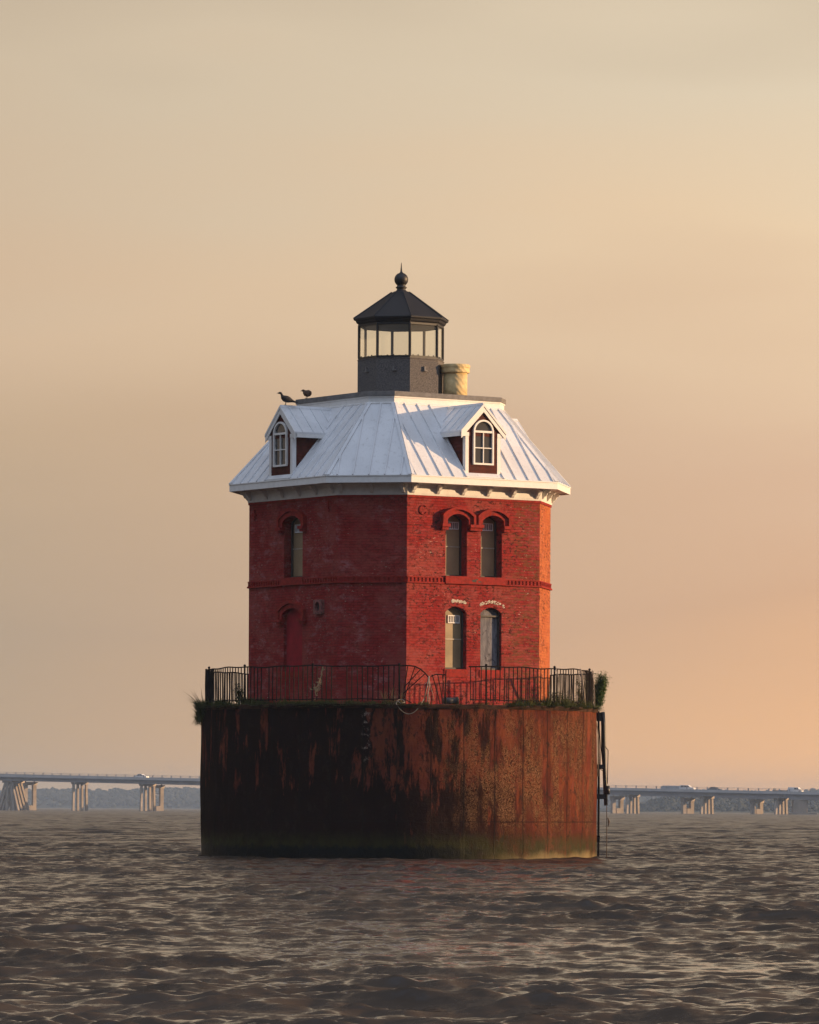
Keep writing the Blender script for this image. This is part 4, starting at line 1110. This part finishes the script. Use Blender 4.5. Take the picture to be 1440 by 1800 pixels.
def zr2_(x): return 10.35 - .02084 * x
B2 = empty('bridge', (0, YC, 0), 'farther parallel highway bridge just behind the first, on open portal piers', 'bridge')
m = MB(); deckpoly(m, YC - 5, YC + 5, -1.6, -1.3, f=zr2_); m.build('road_deck', M['asphalt'], B2)
m = MB(); deckpoly(m, YC - 5.3, YC - 5.0, -1.65, -.7, f=zr2_); deckpoly(m, YC + 5.0, YC + 5.3, -1.65, -.7, f=zr2_); m.build('parapet', M['girder'], B2)
m = MB()
for yy in (-4.4, 0, 4.1): deckpoly(m, YC + yy, YC + yy + .3, -3.0, -1.66, f=zr2_)
m.build('girder', M['girder'], B2)
for x in [-218.4, -172.3, -126.4, -81.8, -38.4, 4.0, 37.6, 70.9, 93.2, 114.8, 153.3, 191.4]:
    m = MB(); top = zr2_(x) - 3.25
    for sg in (-1, 1): col(m, x + sg * 1.35, (YC + SKEW * x) + sg * 1.8, x + sg * 1.35, (YC + SKEW * x) + sg * 1.8, .62, .62, -2, top - 1.0, R_(30))
    e = Vector((1.35, 1.8, 0)).normalized(); q = Vector((e.y, -e.x, 0)); c0 = Vector((x, (YC + SKEW * x), 0)); P = []
    for z, L_ in ((top - 1.1, 3.0), (top, 3.3)):
        for a, b in ((-1, -1), (-1, 1), (1, 1), (1, -1)):
            p = c0 + e * a * L_ + q * b * .8; P.append((p.x, p.y, z))
    m.hexa(P)
    col(m, x + .2, (YC + SKEW * x) + .2, x + .2, (YC + SKEW * x) + .2, .9, .9, -2, 1.7, R_(30))
    for dx in (-1.4, 1.4): m.box(x + dx - .2, x + dx + .2, (YC + SKEW * x) + dx * 1.3 - .3, (YC + SKEW * x) + dx * 1.3 + .3, top, top + .3)
    m.build('pier', M['concrete'], B2)
m = MB(); x = 128.1; top = zr2_(x) - 3.1
m.hexa([(x - 2.3, (YC + SKEW * x) - 4, -2), (x + 2.3, (YC + SKEW * x) - 4, -2), (x + 2.3, (YC + SKEW * x) + 4, -2), (x - 2.3, (YC + SKEW * x) + 4, -2), (x - 2.2, (YC + SKEW * x) - 4, top), (x + 2.2, (YC + SKEW * x) - 4, top), (x + 2.2, (YC + SKEW * x) + 4, top), (x - 2.2, (YC + SKEW * x) + 4, top)])
for i in range(4): m.box(x - 2 + i * 1.15, x - 1.6 + i * 1.15, (YC + SKEW * x) - 4.3, (YC + SKEW * x) - 4.0, -2, top - .2)
m.box(x - 5.5, x + 5.0, (YC + SKEW * x) - 6, (YC + SKEW * x) + 6, -2, .55); m.build('pier', M['concrete'], B2, label='solid ribbed pier standing on a low footing')

# vehicles
def vehicle(name, x, prof, win, width, mat, label, cat, wheels, wr=.34, grp=None, lights=None):
    z0 = zrail(x) - 1.37; y0 = yb(x) - 3.4
    root = empty(name, (x, y0, z0), label, cat, grp); q = math.atan(SKEW); cq, sq = math.cos(q), math.sin(q)
    T = lambda a, b, c: (x + a * cq - b * sq, y0 + a * sq + b * cq, z0 + c)
    m = MB(); n = len(prof)
    m.mesh([T(a, 0, b) for a, b in prof] + [T(a, width, b) for a, b in prof],
           [tuple(range(n)), tuple(range(2 * n - 1, n - 1, -1))] + [(i, (i + 1) % n, n + (i + 1) % n, n + i) for i in range(n)])
    m.build('body', mat, root)
    for wq in win:
        m = MB()
        for yy in (-.012, width + .012): m.poly([T(a, yy, b) for a, b in wq])
        m.build('window', M['carglass'], root, fixn=False)
    for a in wheels:
        for yy in (.02, width - .24):
            m = MB(); m.tube([T(a, yy - .04, wr), T(a, yy + .22, wr)], wr, 16); m.build('wheel', M['tyre'], root)
    if lights:
        for yy in (.1, width - .4):
            m = MB(); m.box(lights[0], lights[0] + lights[1], yy, yy + .3, .62, .80, T); m.build('headlight', M['headlight'], root)
def emis(name, c, s):
    m = Mat(name); m.b.inputs['Emission Color'].default_value = (*c, 1); m.b.inputs['Emission Strength'].default_value = s
    return m.fin((.8, .75, .6), .3)
M['headlight'] = emis('lit_headlight', (1, .75, .4), 3.0)
suv = [(-2.4, .35), (2.4, .35), (2.45, .8), (2.3, 1.05), (1.3, 1.15), (.55, 1.80), (-2.1, 1.85), (-2.4, 1.2)]
suvw = [[(-2.0, 1.2), (-.9, 1.2), (-.9, 1.72), (-1.85, 1.72)], [(-.75, 1.2), (.1, 1.2), (.1, 1.72), (-.75, 1.72)], [(.25, 1.2), (1.05, 1.2), (.5, 1.70), (.25, 1.72)]]
car = [(-2.2, .3), (2.2, .3), (2.25, .75), (1.9, .92), (1.1, 1.0), (.35, 1.48), (-.9, 1.5), (-1.7, 1.02), (-2.2, .95)]
carw = [[(-1.35, 1.02), (-.3, 1.02), (-.3, 1.42), (-.85, 1.42)], [(-.2, 1.02), (.8, 1.02), (.25, 1.40), (-.2, 1.42)]]
def px(p):
    x = (p - 701) * .1837
    return x / (1 + .45 * x / 1600)
vehicle('car', px(247), [(a, b * 1.12) for a, b in car], [[(a, b * 1.12) for a, b in q] for q in carw], 1.8, M['carwhite'], 'white car with lit headlights on the bridge left of the lighthouse', 'car', (-1.4, 1.4), lights=(2.22, .05))
vehicle('car', px(1206), suv, suvw, 1.9, M['carwhite'], 'white tall car towing a long grey trailer on the bridge', 'car', (-1.5, 1.5))
trl = [(-3.3, .55), (3.0, .55), (3.0, 1.55), (-2.6, 1.62), (-3.3, 1.2)]
vehicle('trailer', px(1179) - .2, trl, [], 2.0, M['carsilver'], 'long low grey trailer behind the white tall car on the bridge', 'trailer', (-.6, .3))
vehicle('car', px(1254), car, carw, 1.8, M['cargrey'], 'dark sedan on the bridge following behind the white tall car', 'car', (-1.4, 1.4))
pick = [(-2.7, .4), (2.4, .4), (2.45, .9), (1.5, 1.1), (.9, 1.75), (-.5, 1.8), (-.6, 1.15), (-2.7, 1.1)]
pick = [(-2.3, .4), (2.3, .4), (2.35, .9), (1.6, 1.1), (1.1, 1.85), (-2.1, 1.9), (-2.3, 1.2)]
pickw = [[(-.1, 1.2), (.6, 1.2), (.6, 1.72), (-.1, 1.72)], [(.7, 1.2), (1.4, 1.2), (1.0, 1.72), (.7, 1.72)]]
vehicle('van', px(1396), pick, pickw, 1.9, M['carwhite'], 'white van pulling a flat open trailer at the right end of bridge', 'van', (-1.4, 1.4))
flat = [(-2.5, .6), (2.4, .6), (2.4, .85), (-2.2, .85), (-2.25, 1.5), (-2.45, 1.5)]
vehicle('trailer', px(1372), flat, [], 1.9, M['cargrey'], 'flat open trailer with upright ramp hitched behind the white van', 'trailer', (-.6, .2))

# ------------------------------------------------------------------ far shore
YS, YN = 4500.0, 2350.0
def shore_h(x): return 20.3 + 2.3 * math.sin(x * .008 + .6) + 1.5 * math.sin(x * .02) + .8 * math.sin(x * .052)
def near_h(x): return max(.3, min(8.9 + .4 * math.sin(x * .05), (x - 108) * .33))
def land(name, y0, x0, x1, hf):
    m = MB(); N_ = 160; rows = []
    for (dy, f) in ((-60, None), (-55, .02), (-20, .5), (0, .6), (300, .6), (420, -.2)):
        rows.append([(x0 + (x1 - x0) * i / N_, y0 + dy, -1.0 if f is None else hf(x0 + (x1 - x0) * i / N_) * f + .2) for i in range(N_ + 1)])
    m.loft(rows, cap=False, close=False); o = m.build(name, M['soil'], None, True); o['kind'] = 'structure'
land('far_shore', YS, -2200, 2200, shore_h); land('near_shore', YN, 108, 1600, near_h)
# tree crowns as one wooded mass
def ico():
    t = (1 + 5 ** .5) / 2; v = [(-1, t, 0), (1, t, 0), (-1, -t, 0), (1, -t, 0), (0, -1, t), (0, 1, t), (0, -1, -t), (0, 1, -t), (t, 0, -1), (t, 0, 1), (-t, 0, -1), (-t, 0, 1)]
    f = [(0, 11, 5), (0, 5, 1), (0, 1, 7), (0, 7, 10), (0, 10, 11), (1, 5, 9), (5, 11, 4), (11, 10, 2), (10, 7, 6), (7, 1, 8), (3, 9, 4), (3, 4, 2), (3, 2, 6), (3, 6, 8), (3, 8, 9), (4, 9, 5), (2, 4, 11), (6, 2, 10), (8, 6, 7), (9, 8, 1)]
    s_ = 1 / math.sqrt(1 + t * t); return np.array(v) * s_, f
IV, IF = ico()
def woods(name, n, y0, x0, x1, hf, r0, r1, label):
    m = MB()
    for _ in range(n):
        x = random.uniform(x0, x1); dpt = random.random(); top = hf(x) + random.gauss(0, .35)
        if top < 1: continue
        r = random.uniform(r0, r1); z = max(.2, (top - r * .7) * (dpt ** .5))
        jit = 1 + rng.uniform(-.25, .25, (12, 1))
        m.mesh(IV * jit * [r, r * 1.2, r * random.uniform(.7, 1.0)] + [x, y0 - 54 + dpt * 54, z], IF)
    o = m.build(name, M['woods'], None, False, fixn=False); setp(o, label, 'woods', kind='stuff')
woods('far_woods', 7500, YS, -760, 700, shore_h, 1.3, 3.4, 'hazy blue line of woods on the far shore left of the lighthouse')
woods('near_woods', 3200, YN, 108, 420, near_h, .6, 1.7, 'darker wooded point behind the right part of the bridge')

# ------------------------------------------------------------------ evening haze over the bay
m = MB(); m.box(-2600, 2600, -CAM_D - 60, 5400, -3.0, 30.0)
hm = Mat('haze_air'); hm.nt.nodes.remove(hm.b)
pv = hm.n('ShaderNodeVolumePrincipled'); pv.inputs['Density'].default_value = 0.00014
pv.inputs['Color'].default_value = (.50, .67, .95, 1); pv.inputs['Anisotropy'].default_value = 0.0
hm.l(pv.outputs[0], hm.out.inputs['Volume'])
o = m.build('haze', hm.m, None); setp(o, 'thin blue evening haze over the bay', 'haze', kind='stuff')
